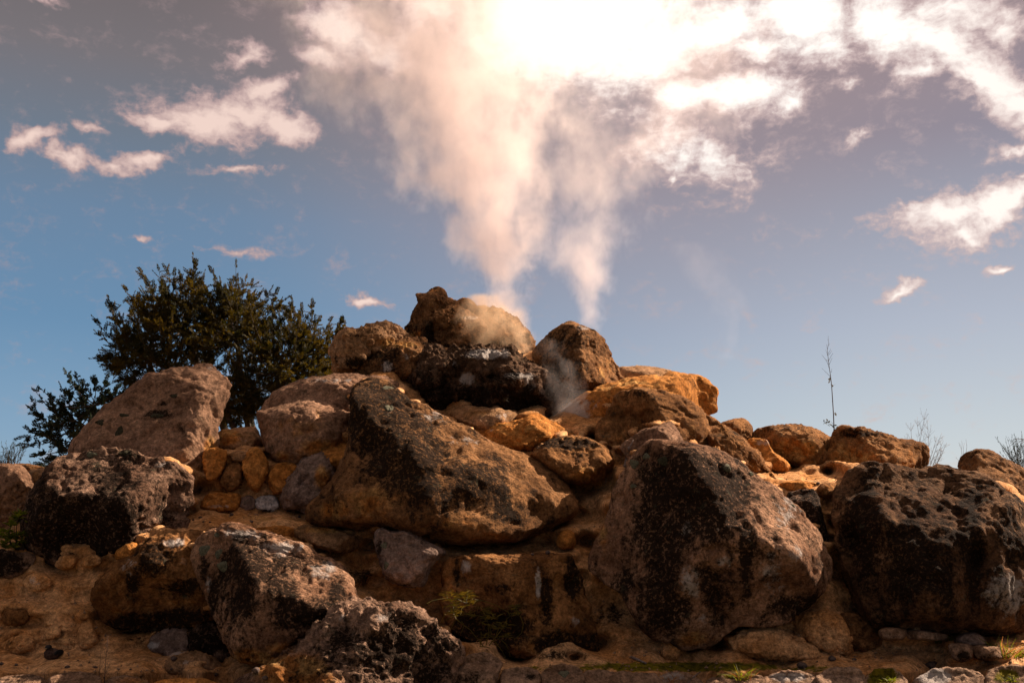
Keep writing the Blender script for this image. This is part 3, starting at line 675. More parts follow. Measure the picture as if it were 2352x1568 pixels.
# --- the great stained boulder on the right
rock('boulder', 'great upright boulder with black vertical streaks, largest rock right of centre', B, 6,
     [(18, 580), (40, 520), (70, 450), (100, 370), (125, 290), (150, 205), (180, 130), (215, 70), (260, 10), (300, -30), (350, -58), (400, -62), (460, -58), (520, -46), (570, -38), (640, -22), (700, -8), (760, 18), (820, 58), (870, 105), (930, 138), (980, 160), (1040, 200), (1090, 245), (1130, 290), (1170, 345), (1215, 400), (1255, 445), (1282, 500), (1300, 550), (1315, 610), (1312, 680), (1280, 730), (1240, 780), (1195, 830), (1140, 870), (1080, 905), (1010, 930), (940, 932), (860, 925), (790, 950), (740, 990), (690, 1028), (630, 1052), (560, 1062), (490, 1045), (420, 1012), (350, 985), (290, 925), (240, 850), (190, 770), (120, 720), (60, 680), (20, 640)],
     11.7, 1.25, 'pinkdark', lean=.28, lev=7, p=3.4, lump=.07, rough=.9, fac=[(.78, .8, -.1), (1.32, -1.0, -.95), (.85, 0, -.3), (.82, -.1, .75)], nf=1,
     stain=[(560, 180, 260, 170, 1.1), (640, 330, 160, 160, .9), (400, 560, 90, 300, .85), (700, 700, 100, 130, .5), (860, 560, 40, 220, .9), (450, 850, 90, 130, .7), (320, 380, 100, 150, .5), (250, 700, 110, 90, .5), (1170, 830, 160, 60, .9)],
     pale=[(560, 690, 60, 130, .55), (1000, 620, 130, 200, .35), (640, 900, 160, 60, .35), (1080, 330, 80, 120, .45), (540, 420, 50, 60, .5), (1120, 560, 60, 90, .45), (740, 590, 70, 60, .4)], ochre=[(600, 1010, 140, 50, .7), (90, 480, 40, 160, .45), (1180, 800, 60, 30, .3)],
     crease=[(1130, 480, 120, .08), (1130, 860, 130, -.15)])
rock('boulder', 'huge rough dark boulder of folded crust filling the right side of the picture', B, 6,
     [(1320, 330), (1335, 260), (1350, 200), (1385, 150), (1430, 110), (1480, 78), (1530, 68), (1600, 74), (1680, 78), (1740, 95), (1800, 108), (1850, 96), (1920, 94), (2000, 100), (2080, 118), (2150, 150), (2220, 190), (2280, 235), (2330, 290), (2352, 370), (2400, 450), (2440, 600), (2440, 800), (2380, 930), (2250, 965), (2100, 960), (1950, 965), (1800, 955), (1650, 948), (1540, 925), (1480, 860), (1440, 780), (1400, 660), (1370, 560), (1340, 450)],
     12.2, 1.25, 'crustbrown', lean=.3, lev=7, p=3, rough=1.4, lump=.17, nf=3, fac=[(.95, .2, -1.2), (.85, .6, -.2)],
     stain=[(1500, 460, 90, 260, .8), (1780, 600, 180, 220, .8), (2080, 500, 50, 250, .8), (2280, 420, 70, 180, .4)], pale=[(2270, 760, 150, 130, .65), (1850, 400, 120, 60, .15)], ochre=[(1560, 150, 110, 50, .15), (1900, 900, 150, 60, .3), (1400, 500, 40, 150, .3)],
     crease=[(1620, 250, 200, .16), (1950, 220, 90, -.22), (2150, 320, 180, .16), (1430, 480, 70, -.25), (2080, 560, 60, -.15), (1850, 650, 200, .12)])
# --- front left
rock('stone', 'small bright orange stone under the black crusted boulder', 'stone', 4,
     [(778, 690), (800, 655), (850, 625), (905, 610), (955, 618), (962, 650), (940, 700), (890, 735), (830, 742), (785, 725)], 12.0, .3, 'ochre', lev=5)
rock('boulder', 'dark-banded boulder overhanging a black hollow in the lower left', B, 4,
     [(625, 960), (650, 915), (690, 855), (740, 800), (820, 745), (900, 715), (935, 690), (945, 650), (990, 610), (1050, 580), (1110, 555), (1180, 540), (1260, 538), (1340, 542), (1430, 560), (1500, 700), (1520, 900), (1480, 1080), (1420, 1140), (1320, 1180), (1180, 1200), (1020, 1205), (900, 1195), (780, 1180), (700, 1140), (650, 1080), (622, 1020)],
     11.75, .95, 'brown', lean=.25, lev=7, rough=1.2, nf=2, fac=[(.8, -.3, -.45), (.62, .1, .75)], stain=[(1060, 720, 130, 130, 1.0), (980, 1180, 300, 50, 1.6), (1250, 900, 200, 60, .8), (1180, 1120, 250, 50, 1.2), (900, 880, 60, 100, .7)],  # underside at the hollow blackened by colour too
     pale=[(1180, 620, 120, 50, .45), (880, 780, 90, 90, .4), (1260, 740, 60, 40, .3)], ochre=[(800, 1080, 130, 50, .4), (1200, 1020, 200, 40, .5)], crease=[(1050, 1000, 120, -.16), (1250, 930, 140, -.22), (850, 1050, 120, .12), (1100, 1060, 130, .12), (1100, 1170, 180, -.3)])
rock('slab', 'thin orange slab with a cracked edge at the front of the left terrace', 'slab', 4,
     [(1700, 535), (1760, 515), (1850, 505), (1940, 505), (2000, 525), (2040, 560), (2050, 600), (1960, 600), (1860, 570), (1760, 560)], 12.4, .35, 'ochre', lean=.4, lev=5, p=4)
rock('slab', 'wedge-shaped ochre slab lying before the great central boulder', 'slab', 4,
     [(1990, 540), (2030, 505), (2070, 495), (2130, 505), (2200, 512), (2280, 528), (2350, 550), (2410, 575), (2435, 615), (2420, 660), (2350, 685), (2260, 680), (2160, 655), (2060, 600), (2010, 575)], 12.25, .45, 'tan', lean=.3, lev=6, p=3.5, fac=[(.7, 0, -.6)], ochre=[(2200, 530, 200, 30, .8), (2100, 620, 120, 50, .5)])
rock('boulder', 'grey-mauve wedge rock with a flat face standing just left of the low block', B, 5,
     [(372, 610), (376, 560), (390, 525), (430, 520), (470, 540), (520, 540), (560, 526), (610, 540), (660, 570), (720, 610), (780, 640), (835, 662), (845, 685), (810, 710), (770, 745), (745, 780), (725, 840), (700, 895), (650, 915), (580, 910), (510, 888), (450, 860), (425, 800), (400, 720)],
     11.75, .5, 'grey', lean=.2, lev=6, p=4, rough=1.3, nf=2, fac=[(.8, .2, -.2)], stain=[(400, 650, 30, 90, .9), (690, 615, 20, 20, 1.0), (560, 905, 120, 14, .8)], ochre=[(640, 860, 90, 50, .4)], moss=[(450, 760, 30, 30, .5)])
rock('boulder', 'squarish brown block with black bands above the wiry green plant', B, 5,
     [(845, 800), (870, 750), (905, 722), (960, 706), (1060, 708), (1180, 712), (1300, 712), (1420, 712), (1540, 708), (1640, 702), (1695, 706), (1725, 760), (1755, 815), (1775, 880), (1790, 950), (1810, 1030), (1835, 1110), (1855, 1200), (1875, 1300), (1860, 1385), (1700, 1410), (1500, 1410), (1300, 1380), (1100, 1330), (950, 1250), (875, 1180), (840, 1060), (835, 920)],
     11.75, .85, 'brown', lean=.15, lev=7, p=4, rough=1.1, nf=2, fac=[(.75, -.55, 0), (.9, 0, -.5), (.85, .5, 0)], stain=[(1720, 860, 60, 120, 1.4), (1540, 1000, 50, 200, 1.1), (1650, 1300, 220, 80, 1.2), (1120, 1230, 250, 140, 1.6), (1350, 1180, 100, 130, 1.2), (1250, 920, 160, 60, .6), (930, 820, 20, 120, .8)],
     pale=[(1000, 780, 60, 60, .45), (1480, 900, 24, 120, .7), (1730, 1150, 70, 50, .35)], ochre=[(1600, 900, 40, 80, .5), (870, 900, 40, 120, .5), (1440, 1320, 40, 80, .5)], crease=[(1620, 1130, 120, .14), (1680, 900, 60, -.18), (1150, 1200, 160, -.35), (1500, 1080, 50, -.14)])
rock('stone', 'small ochre stone embedded beside the foot of the great stained boulder', 'stone', 5,
     [(1603, 610), (1615, 565), (1650, 535), (1695, 530), (1725, 560), (1735, 620), (1710, 660), (1650, 665), (1612, 645)], 12.3, .25, 'ochre', lev=4)
rock('boulder', 'leaning boulder with a pale lit top and a black-stained front, lower left centre', B, 4,
     [(1305, 760), (1308, 700), (1318, 640), (1340, 590), (1380, 555), (1420, 530), (1465, 508), (1510, 490), (1555, 484), (1620, 490), (1680, 505), (1740, 530), (1800, 540), (1870, 560), (1950, 590), (2020, 615), (2080, 645), (2140, 675), (2190, 710), (2250, 730), (2310, 765), (2350, 815), (2385, 880), (2410, 950), (2430, 1010), (2390, 1060), (2330, 1100), (2250, 1150), (2150, 1210), (2050, 1290), (1960, 1370), (1880, 1430), (1800, 1460), (1720, 1450), (1640, 1410), (1570, 1350), (1520, 1260), (1470, 1160), (1420, 1070), (1385, 970), (1340, 870)],
     11.1, 1.1, 'pinkdark', lean=.35, lev=7, p=3.4, lump=.08, rough=.9, nf=0, fac=[(.78, -.35, -1.25), (.80, .1, .25), (.95, 1.3, -.1)],
     stain=[(1680, 800, 140, 130, 1.1), (1900, 760, 110, 60, .8), (1640, 640, 50, 70, .9), (1650, 1000, 120, 160, .8), (2050, 1100, 200, 120, .6), (2280, 960, 60, 120, .7), (1900, 900, 160, 110, .6), (1450, 960, 40, 140, .6), (1390, 800, 40, 100, .5)],
     pale=[(1640, 560, 160, 60, .55), (1900, 650, 200, 70, .55), (2200, 800, 130, 70, .5), (1420, 900, 40, 100, .4)], ochre=[(1700, 1400, 200, 70, .9), (1900, 1340, 160, 60, .6), (1500, 1200, 50, 100, .4)])
rock('boulder', 'rugged black-and-mauve boulder at the bottom, left of centre', B, 5,
     [(-540, 1600), (-420, 1520), (-300, 1440), (-200, 1360), (-100, 1270), (-20, 1210), (50, 1150), (110, 1085), (170, 1045), (230, 1030), (300, 1048), (370, 1050), (440, 1062), (510, 1072), (580, 1085), (640, 1108), (690, 1140), (740, 1180), (800, 1220), (860, 1262), (910, 1318), (938, 1375), (925, 1440), (900, 1520), (880, 1650), (700, 1800), (300, 1840), (-100, 1820), (-400, 1720)],
     10.3, .95, 'crust', lean=.45, lev=7, p=2.8, rough=2.2, fac=[(.62, -.75, .1), (.85, .2, -.4)], nf=1, stain=[(500, 1350, 260, 140, .7), (150, 1250, 120, 120, .5), (720, 1500, 160, 90, .6)], ochre=[(-200, 1480, 240, 120, 1.2), (60, 1540, 160, 80, .6)], pale=[(420, 1120, 130, 60, .35), (150, 1120, 80, 60, .3)], ctr=(330, 1420))
# --- embedded knobs, lower left
for lab, pts, D_, mt, kw in [
    ('small brown stone stuck in the orange wall just under the black crusted boulder', [(380, 770), (400, 725), (440, 705), (500, 705), (533, 725), (525, 765), (480, 792), (420, 792)], 12.1, 'mound', {}),
    ('little ochre knob in the orange wall left of the small bright orange stone', [(552, 760), (580, 715), (620, 698), (660, 708), (690, 735), (670, 765), (610, 780)], 12.0, 'mound', {}),
    ('grey hump in the orange wall under the leafy plant', [(165, 890), (190, 850), (240, 825), (300, 832), (340, 870), (330, 925), (260, 945), (200, 935)], 11.95, 'mound', dict(pale=[(240, 880, 70, 50, .35)])),
    ('dark brown stub at the far left of the lower wall', [(15, 1090), (60, 1070), (110, 1078), (170, 1082), (195, 1110), (170, 1155), (110, 1175), (45, 1165), (20, 1130)], 11.6, 'brown', dict(stain=[(190, 1110, 30, 30, .6)])),
    ('upright ochre stone on the lower left slope', [(535, 1290), (545, 1200), (580, 1135), (610, 1150), (630, 1210), (655, 1270), (645, 1320), (600, 1335), (550, 1325)], 11.5, 'mound', {}),
    ('low brown rock above the resting duck', [(20, 1320), (60, 1270), (120, 1240), (190, 1245), (250, 1270), (255, 1320), (200, 1350), (120, 1365), (50, 1355)], 11.45, 'mound', dict(stain=[(90, 1290, 60, 30, .5)])),
    ('flat orange rock right of the low brown rock above the duck', [(255, 1225), (300, 1200), (360, 1185), (420, 1180), (440, 1210), (400, 1250), (330, 1275), (270, 1270)], 11.55, 'mound', {}),
    ('small dark block at the left edge under the leafy plant', [(-80, 700), (0, 672), (60, 668), (110, 700), (190, 695), (240, 720), (200, 780), (110, 840), (0, 860), (-80, 820)], 12.05, 'crust', dict(stain=[(60, 760, 120, 60, .9)])),
    ('rough grey rubble lump under the overhang', [(985, 1290), (1030, 1265), (1100, 1230), (1180, 1205), (1260, 1215), (1300, 1270), (1290, 1350), (1220, 1400), (1120, 1380), (1010, 1340)], 11.6, 'grey', dict(rough=2.0, pale=[(1040, 1310, 50, 30, .7)])),
    ('black rubble lump beside the leaning boulder', [(1290, 1230), (1370, 1180), (1440, 1160), (1500, 1230), (1540, 1330), (1560, 1400), (1480, 1430), (1360, 1410), (1300, 1340)], 11.5, 'crust', dict(rough=2.2, stain=[(1400, 1300, 120, 80, .9)])),
    ('pale crumbly mound of rubble on the orange path', [(1130, 1440), (1180, 1400), (1260, 1380), (1340, 1370), (1420, 1400), (1480, 1450), (1490, 1490), (1380, 1510), (1240, 1505), (1150, 1480)], 11.25, 'tan', dict(rough=2.2, lean=.8, pale=[(1330, 1430, 120, 40, .4)]))]:
    kw.setdefault('rough', 1.7)
    rock('stone', lab, 'stone', 4, pts, D_, .15, mt, lev=5, p=4, **kw)
# --- pieces of the foot of the slope, right
for lab, pts, D_, T_, mt, kw in [
    ('big cracked ochre wedge at the foot of the great stained boulder', [(1080, 930), (1150, 880), (1240, 860), (1330, 880), (1400, 930), (1430, 1010), (1410, 1080), (1330, 1100), (1250, 1060), (1170, 1010)], 11.6, .45, 'mound', dict(stain=[(1180, 900, 80, 30, .7)])),
    ('low ochre lump on the cement under the great stained boulder', [(780, 1010), (860, 960), (960, 945), (1060, 980), (1140, 1020), (1240, 1060), (1230, 1105), (1080, 1112), (900, 1100), (800, 1070)], 11.35, .35, 'mound', dict(lean=.8)),
    ('small grey stone under the tip of the great stained boulder', [(405, 1060), (415, 1030), (440, 1020), (480, 1030), (500, 1070), (480, 1110), (440, 1120), (412, 1095)], 11.35, .2, 'mound', {}),
    ('grey shadowed lump at the left foot of the huge crusted boulder', [(1340, 900), (1420, 870), (1500, 900), (1560, 960), (1580, 1040), (1500, 1080), (1420, 1050), (1360, 980)], 11.7, .4, 'browndark', {})]:
    rock('stone', lab, 'stone', 6, pts, D_, T_ * .7, mt, lev=6, p=4, rough=1.8, **kw)
for lab, pts, D_, kw in [
    ('upper left slab of the small steps at lower right', [(1570, 965), (1600, 945), (1660, 945), (1715, 955), (1722, 985), (1700, 1010), (1640, 1015), (1585, 1005)], 11.25, {}),
    ('upper slab with a grass tuft at its right end', [(1712, 965), (1760, 958), (1830, 962), (1900, 975), (1940, 985), (1930, 1010), (1850, 1015), (1760, 1008), (1718, 1000)], 11.25, {}),
    ('lower left slab of the small steps at lower right, with a dark hollow', [(1945, 1040), (1990, 1028), (2060, 1035), (2080, 1060), (2075, 1110), (2020, 1130), (1970, 1110)], 11.0, dict(stain=[(2030, 1100, 50, 40, 1.2)])),  # its dark hollow is only painted black
    ('lower right slab of the small steps before the tall grass tuft', [(2070, 1050), (2110, 1040), (2190, 1045), (2240, 1060), (2240, 1105), (2180, 1120), (2100, 1115)], 11.0, dict(stain=[(2150, 1110, 80, 30, 1.0)])),
    ('rounded dark stone resting on the upper step', [(1975, 1030), (1985, 1000), (2020, 975), (2070, 968), (2110, 980), (2140, 1005), (2152, 1030), (2100, 1050), (2020, 1052)], 11.35, dict(mat='grey')),
    ('small pale stone at the foot of the huge crusted boulder', [(1725, 955), (1745, 938), (1775, 934), (1800, 948), (1805, 965), (1760, 972)], 11.5, dict(mat='tan'))]:
    mt = kw.pop('mat', 'ledge')
    rock('slab' if 'slab' in lab else 'stone', lab, 'slab' if 'slab' in lab else 'stone', 6, pts, D_, .3, mt, lev=4 if mt != 'ledge' else 5, p=3.5, lean=.3, **kw)
# --- lip stones along the bottom edge
for lab, zf, pts, mt, kw in [
    ('dark stone in the bottom kerb, second from the left corner', 4, [(330, 1540), (400, 1505), (500, 1490), (610, 1495), (680, 1530), (690, 1600), (600, 1680), (420, 1680), (340, 1620)], 'ledge', {}),
    ('dark low kerb stone in the bottom left corner', 4, [(-60, 1560), (20, 1525), (120, 1510), (220, 1512), (310, 1540), (320, 1610), (200, 1690), (0, 1690)], 'ledge', dict(stain=[(150, 1560, 180, 40, .5)])),
    ('kerb stone under the dry stalks', 4, [(700, 1560), (760, 1530), (850, 1520), (950, 1535), (1010, 1570), (1000, 1680), (760, 1690)], 'ledge', dict(ochre=[(900, 1550, 150, 40, .6)])),
    ('orange kerb stone between the stalks and the rugged bottom boulder', 4, [(1030, 1580), (1120, 1545), (1260, 1535), (1400, 1545), (1500, 1580), (1480, 1700), (1100, 1700)], 'ochre', {}),
    ('notched kerb rock just right of the rugged bottom boulder', 5, [(940, 1440), (990, 1390), (1060, 1365), (1130, 1370), (1200, 1400), (1235, 1440), (1210, 1500), (1180, 1600), (1000, 1680), (920, 1600)], 'ledge', dict(rough=1.6, stain=[(1000, 1540, 90, 60, 1.0)])),
    ('kerb stone with a deep black joint on its right', 5, [(1215, 1545), (1240, 1490), (1300, 1465), (1400, 1462), (1470, 1480), (1500, 1530), (1480, 1640), (1350, 1700), (1230, 1660)], 'ledge', dict(stain=[(1420, 1520, 60, 30, .8)])),
    ('kerb stone bearing a round grey lichen', 5, [(1500, 1540), (1520, 1480), (1570, 1450), (1650, 1438), (1730, 1450), (1780, 1480), (1800, 1560), (1750, 1680), (1600, 1720), (1510, 1640)], 'ledge', dict(ochre=[(1560, 1460, 40, 30, .4)])),
    ('long mossy-topped kerb stone left of the dry grass', 6, [(-70, 1260), (-40, 1190), (20, 1178), (120, 1180), (240, 1185), (330, 1192), (380, 1205), (400, 1300), (300, 1400), (20, 1400)], 'ledge', {}),
    ('hump-backed kerb stone under the dry grass stalks', 6, [(340, 1290), (370, 1225), (420, 1190), (480, 1178), (550, 1190), (610, 1225), (650, 1290), (600, 1380), (400, 1390)], 'ledge', dict(pale=[(480, 1210, 120, 30, .5)])),
    ('dark low kerb stone behind the grass tuft', 6, [(640, 1240), (700, 1205), (780, 1195), (880, 1195), (950, 1210), (960, 1290), (880, 1380), (700, 1380)], 'ledge', dict(moss=[(780, 1205, 120, 20, .6)])),
    ('pale pitted kerb stone right of the grass tuft', 6, [(930, 1260), (960, 1215), (1030, 1190), (1110, 1180), (1190, 1192), (1240, 1225), (1260, 1300), (1180, 1390), (980, 1390)], 'ledge', dict(pale=[(1100, 1210, 120, 30, .6)], rough=1.5)),
    ('striped tan kerb stone right of the pale pitted one', 6, [(1235, 1230), (1270, 1185), (1340, 1165), (1420, 1160), (1470, 1180), (1495, 1250), (1460, 1360), (1300, 1380)], 'ledge', dict(ochre=[(1400, 1190, 90, 40, .4)], rough=1.4)),
    ('kerb stone overgrown with bright moss', 6, [(1490, 1240), (1520, 1190), (1570, 1168), (1640, 1165), (1690, 1190), (1730, 1250), (1700, 1370), (1520, 1370)], 'ledge', dict(moss=[(1590, 1200, 90, 70, 1.0)])),
    ('white-flecked rough kerb stone near the right corner', 6, [(1745, 1250), (1800, 1205), (1870, 1175), (1960, 1168), (2050, 1172), (2120, 1195), (2145, 1260), (2080, 1370), (1800, 1380)], 'ledge', dict(pale=[(1870, 1210, 90, 50, .9)], rough=1.9)),
    ('moss-tinted kerb stone in the bottom right corner', 6, [(2140, 1250), (2170, 1180), (2240, 1155), (2330, 1150), (2420, 1170), (2460, 1260), (2400, 1370), (2180, 1370)], 'ledge', dict(moss=[(2260, 1200, 90, 50, .8)], rough=1.4))]:
    kw['rough'] = min(kw.get('rough', 1.2), 1.4)
    rock('kerb_stone', lab, 'kerb stone', zf, pts, 10.38, .25, mt, lev=5, lean=.1, p=6, fac=[(.80, 0, -1.3)], group='stones of the kerb along the bottom', **kw)
# ------------------------------------------------------------------ the mound
ctrl = []   # px, py, depth, weight
for x in (-700, -300, 0, 150, 300, 450, 600, 700):
    ctrl += [(x, 1545, 10.55, 6), (x, 1525, 11.0, 6), (x, 1505, 11.3, 5), (x, 1487, 11.5, 4)]
for x in (-500, 0, 80, 160, 240):
    ctrl += [(x, 1430, 11.7, 3), (x, 1350, 11.9, 3), (x, 1290, 12.15, 3)]
for x in (440, 520, 600, 700, 800):
    ctrl += [(x, 1222, 12.3, 3), (x, 1205, 12.8, 4), (x, 1190, 13.2, 4), (x, 1176, 13.5, 4)]
for x in (470, 560, 650): ctrl += [(x, 1120, 13.7, 3), (x, 1060, 13.95, 3)]
for x in (860, 960, 1060, 1160, 1260): ctrl += [(x, 1272, 12.0, 4), (x, 1258, 12.5, 4), (x, 1247, 12.9, 3)]
ctrl += [(1350, 1240, 12.75, 3), (1350, 1160, 13.0, 3), (1395, 1090, 13.4, 3), (1420, 1045, 13.6, 3), (1330, 1320, 12.15, 3), (1385, 1400, 12.0, 3), (1360, 1280, 12.4, 3),
         (1250, 1040, 14.2, 2), (1440, 1460, 11.7, 3), (1000, 1500, 11.5, 3), (950, 1450, 11.75, 3), (880, 1380, 12.0, 3), (860, 1340, 12.15, 2), (800, 1290, 12.3, 3), (760, 1275, 12.4, 2),
         (400, 1440, 12.35, 5), (480, 1440, 12.2, 4), (320, 1420, 12.0, 3), (440, 1485, 11.7, 3), (560, 1500, 11.55, 3), (560, 1440, 11.9, 2)]
for x in (1130, 1300, 1500, 1700, 1900, 2050, 2300, 2500, 2900):
    ctrl += [(x, 1545, 10.55, 6), (x, 1530, 10.9, 6), (x, 1517, 11.15, 5)]
for x in (1450, 1600, 1750, 1900): ctrl += [(x, 1500, 11.35, 3), (x, 1460, 11.6, 3), (x, 1430, 11.85, 2)]
ctrl += [(1980, 1400, 12.1, 3), (1920, 1300, 12.5, 3), (1925, 1200, 12.8, 3), (1905, 1165, 12.9, 3), (1850, 1135, 13.0, 4), (1930, 1135, 13.05, 3)]
for x in (1800, 1860, 1920): ctrl += [(x, 1112, 13.35, 4), (x, 1098, 13.9, 4), (x, 1088, 14.4, 4)]
for x in (2030, 2150, 2260, 2360, 2600): ctrl += [(x, 1447, 12.1, 3), (x, 1458, 11.85, 3), (x, 1478, 11.6, 4), (x, 1490, 11.5, 4), (x, 1505, 11.4, 3)]
ctrl += [(-800, 1200, 13.5, 3), (3000, 1200, 14, 3), (3000, 1400, 12.3, 3), (-800, 1400, 12.2, 3), (2150, 1085, 14.8, 3), (40, 1110, 15.0, 2)]
ctrl += [(x_, y_, 14.9, 8) for (x_, y_) in [(850, 862), (880, 872), (910, 885), (950, 902), (990, 925), (1030, 945), (1070, 965), (1110, 985), (1160, 1005)]]
ctrl += [(770, 880, 15.0, 8), (795, 895, 14.9, 8), (800, 930, 14.6, 6), (800, 970, 14.3, 5), (820, 865, 15.0, 8), (1180, 1020, 14.9, 8), (1010, 935, 15.0, 8)]
ctrl += [(960, 1395, 12.0, 10), (925, 1375, 12.0, 10), (1000, 1425, 11.85, 8), (980, 1380, 12.0, 8)]
ctrl += [(1430, 1010, 14.6, 4), (1480, 1000, 14.3, 4), (1560, 1010, 14.2, 4), (1620, 1020, 14.2, 4), (1690, 1050, 14.2, 3)]
for k, r_ in enumerate(ROCKS):
    if r_['skip']: continue
    px = r_['px']; c = px.mean(0)
    samp = np.concatenate([px[::2], (px[::3] * .55 + c * .45), c[None]])
    dd = np.concatenate([np.full(len(px[::2]), r_['D'] + (.12 + .1 * r_['T'] if r_['T'] > .47 else -.07)), np.full(len(px[::3]) + 1, r_['D'] + .30 * r_['T'] + .1)])
    hid = np.zeros(len(samp), bool)
    for j, q in enumerate(ROCKS):
        if j != k and q['D'] < r_['D'] - .2: hid |= inpoly(samp, q['px'])
    for s_, d_, h_ in zip(samp, dd, hid):
        if not h_: ctrl.append((s_[0], s_[1], d_, 1.0))
ctrl = np.array(ctrl)
nu, nv = 640, 420
us = np.linspace(-900, 3250, nu)
topx = [-900, -300, 0, 120, 300, 500, 610, 780, 900, 1020, 1220, 1330, 1450, 1600, 1660, 1800, 2100, 2160, 2350, 2700, 3250]
topy = [1175, 1150, 1120, 1110, 1060, 1035, 1010, 900, 830, 800, 800, 850, 905, 960, 1020, 1050, 1080, 1095, 1110, 1150, 1175]
vt = np.interp(us, topx, topy)
tt = np.linspace(0, 1, nv) ** .9
G = np.zeros((nv, nu, 2)); G[:, :, 0] = us[None]; G[:, :, 1] = vt[None] + (1700 - vt[None]) * tt[:, None]
GP = G.reshape(-1, 2)
Dm = np.zeros(len(GP))
for s_ in range(0, len(GP), 8000):
    q = GP[s_:s_ + 8000]; q2 = q.copy(); q2[:, 1] = np.minimum(q2[:, 1], 1545)
    dx = (q2[:, None, 0] - ctrl[None, :, 0]) * .55; dy = q2[:, None, 1] - ctrl[None, :, 1]
    wgt = ctrl[None, :, 3] / (dx * dx + dy * dy + 60) ** 1.9
    Dm[s_:s_ + 8000] = (wgt * ctrl[None, :, 2]).sum(1) / wgt.sum(1)
Dm -= np.clip(GP[:, 1] - 1545, 0, None) * .0006
d0 = ray(0, 0)
a_ = (GP[:, 0] - 1176) / F; b_ = -(GP[:, 1] - 784) / F
RD = np.stack([a_, CP - b_ * SP, SP + b_ * CP], 1)
PT = np.array([0, 0, EYE]) + RD * (Dm / RD[:, 1])[:, None]
# relief: mostly towards the viewer and up
flat = (GP[:, 1] > 1480)
nz = fbm(PT, 1.3, 4) * .12 + fbm(PT, 3.0, 5, .58, ridge=True) * .045 + fbm(PT, 13, 4, .65) * .02
PT += np.array([0, -1.0, .45]) * (nz * np.where(flat, .45, 1.0))[:, None]
rows = [PT.reshape(nv, nu, 3)]
top = rows[0][0]
back = []
for k in range(1, 9):
    q = top.copy(); f = k / 8
    q[:, 1] += 4.5 * f + .3; q[:, 2] = top[:, 2] * (1 - f ** 1.3) - .3 * f; back.append(q)
allp = np.concatenate([np.array(back[::-1]), rows[0]], 0)
R_, C_ = allp.shape[:2]
V_ = allp.reshape(-1, 3)
ii = (np.arange(R_ - 1)[:, None] * C_ + np.arange(C_ - 1)[None]).ravel()
FA = np.stack([ii, ii + C_, ii + C_ + 1, ii + 1], 1)
me = bpy.data.meshes.new('mound')
me.from_pydata(V_.tolist(), [], FA.tolist())
me.polygons.foreach_set('use_smooth', np.ones(len(me.polygons), bool))
pp = proj(V_)
def gmask(lst):
    v = np.zeros(len(V_), np.float32)
    for (x, y, rx, ry, am) in lst:
        v = np.maximum(v, am * np.exp(-(((pp[:, 0] - x) / rx) ** 2 + ((pp[:, 1] - y) / ry) ** 2)))
    return v
for nm, lst in (('moss', [(1560, 1530, 260, 12, .95), (1300, 1535, 120, 10, .6), (1850, 1535, 90, 10, .6)]),
                ('stain', [(560, 1060, 120, 90, .5), (430, 1450, 150, 40, 1.3), (1100, 1250, 200, 14, .7), (830, 1320, 50, 30, .9), (1400, 1420, 60, 40, .7), (250, 1555, 300, 10, .6), (1920, 1300, 60, 130, .5), (230, 1480, 40, 20, .3), (620, 1160, 100, 16, .6), (1250, 1500, 140, 24, .8), (560, 1500, 60, 20, .6)]),  # recess under the overhang darkened by colour as well
                ('ochre', [(200, 1490, 400, 60, .35), (600, 1195, 200, 30, .5), (250, 1380, 200, 60, .3), (1860, 1105, 90, 20, .5), (520, 1090, 100, 60, .5)]),
                ('pale', [(1700, 1500, 300, 26, .15), (1375, 1100, 60, 90, .2), (420, 1500, 60, 16, .4)])):
    at = me.attributes.new(nm, 'FLOAT', 'POINT'); at.data.foreach_set('value', gmask(lst))
me.materials.append(M['mound']); me.update()
mound = bpy.data.objects.new('mound', me); COL.objects.link(mound); tag(mound, kind='structure')
# the plain to the horizon
gme = bpy.data.meshes.new('ground'); n_ = 60
xs = np.sign(np.linspace(-1, 1, n_)) * np.abs(np.linspace(-1, 1, n_)) ** 3 * 3000
gv = [(x, y, -.02) for y in xs for x in xs]
gf = [(j * n_ + i, j * n_ + i + 1, (j + 1) * n_ + i + 1, (j + 1) * n_ + i) for j in range(n_ - 1) for i in range(n_ - 1)]
gme.from_pydata(gv, [], gf); gme.materials.append(simple('dry_ground', C(.09, .07, .035), .95, C(.14, .105, .05), 3.0))
gob = bpy.data.objects.new('ground', gme); COL.objects.link(gob); tag(gob, kind='structure')
# ------------------------------------------------------------------ surface picking while building
bpy.context.view_layer.update()
_dg = bpy.context.evaluated_depsgraph_get()
def hit(px, py, miss=13.0):
    d = Vector(ray(px, py)).normalized()
    ok, loc, nr, _, ob, _ = SC.ray_cast(_dg, Vector((0, 0, EYE)), d)
    if not ok: return np.array(pt(px, py, miss)), Vector((0, -1, 0)), None
    return np.array(loc), nr, ob
RN = np.random.RandomState(11)

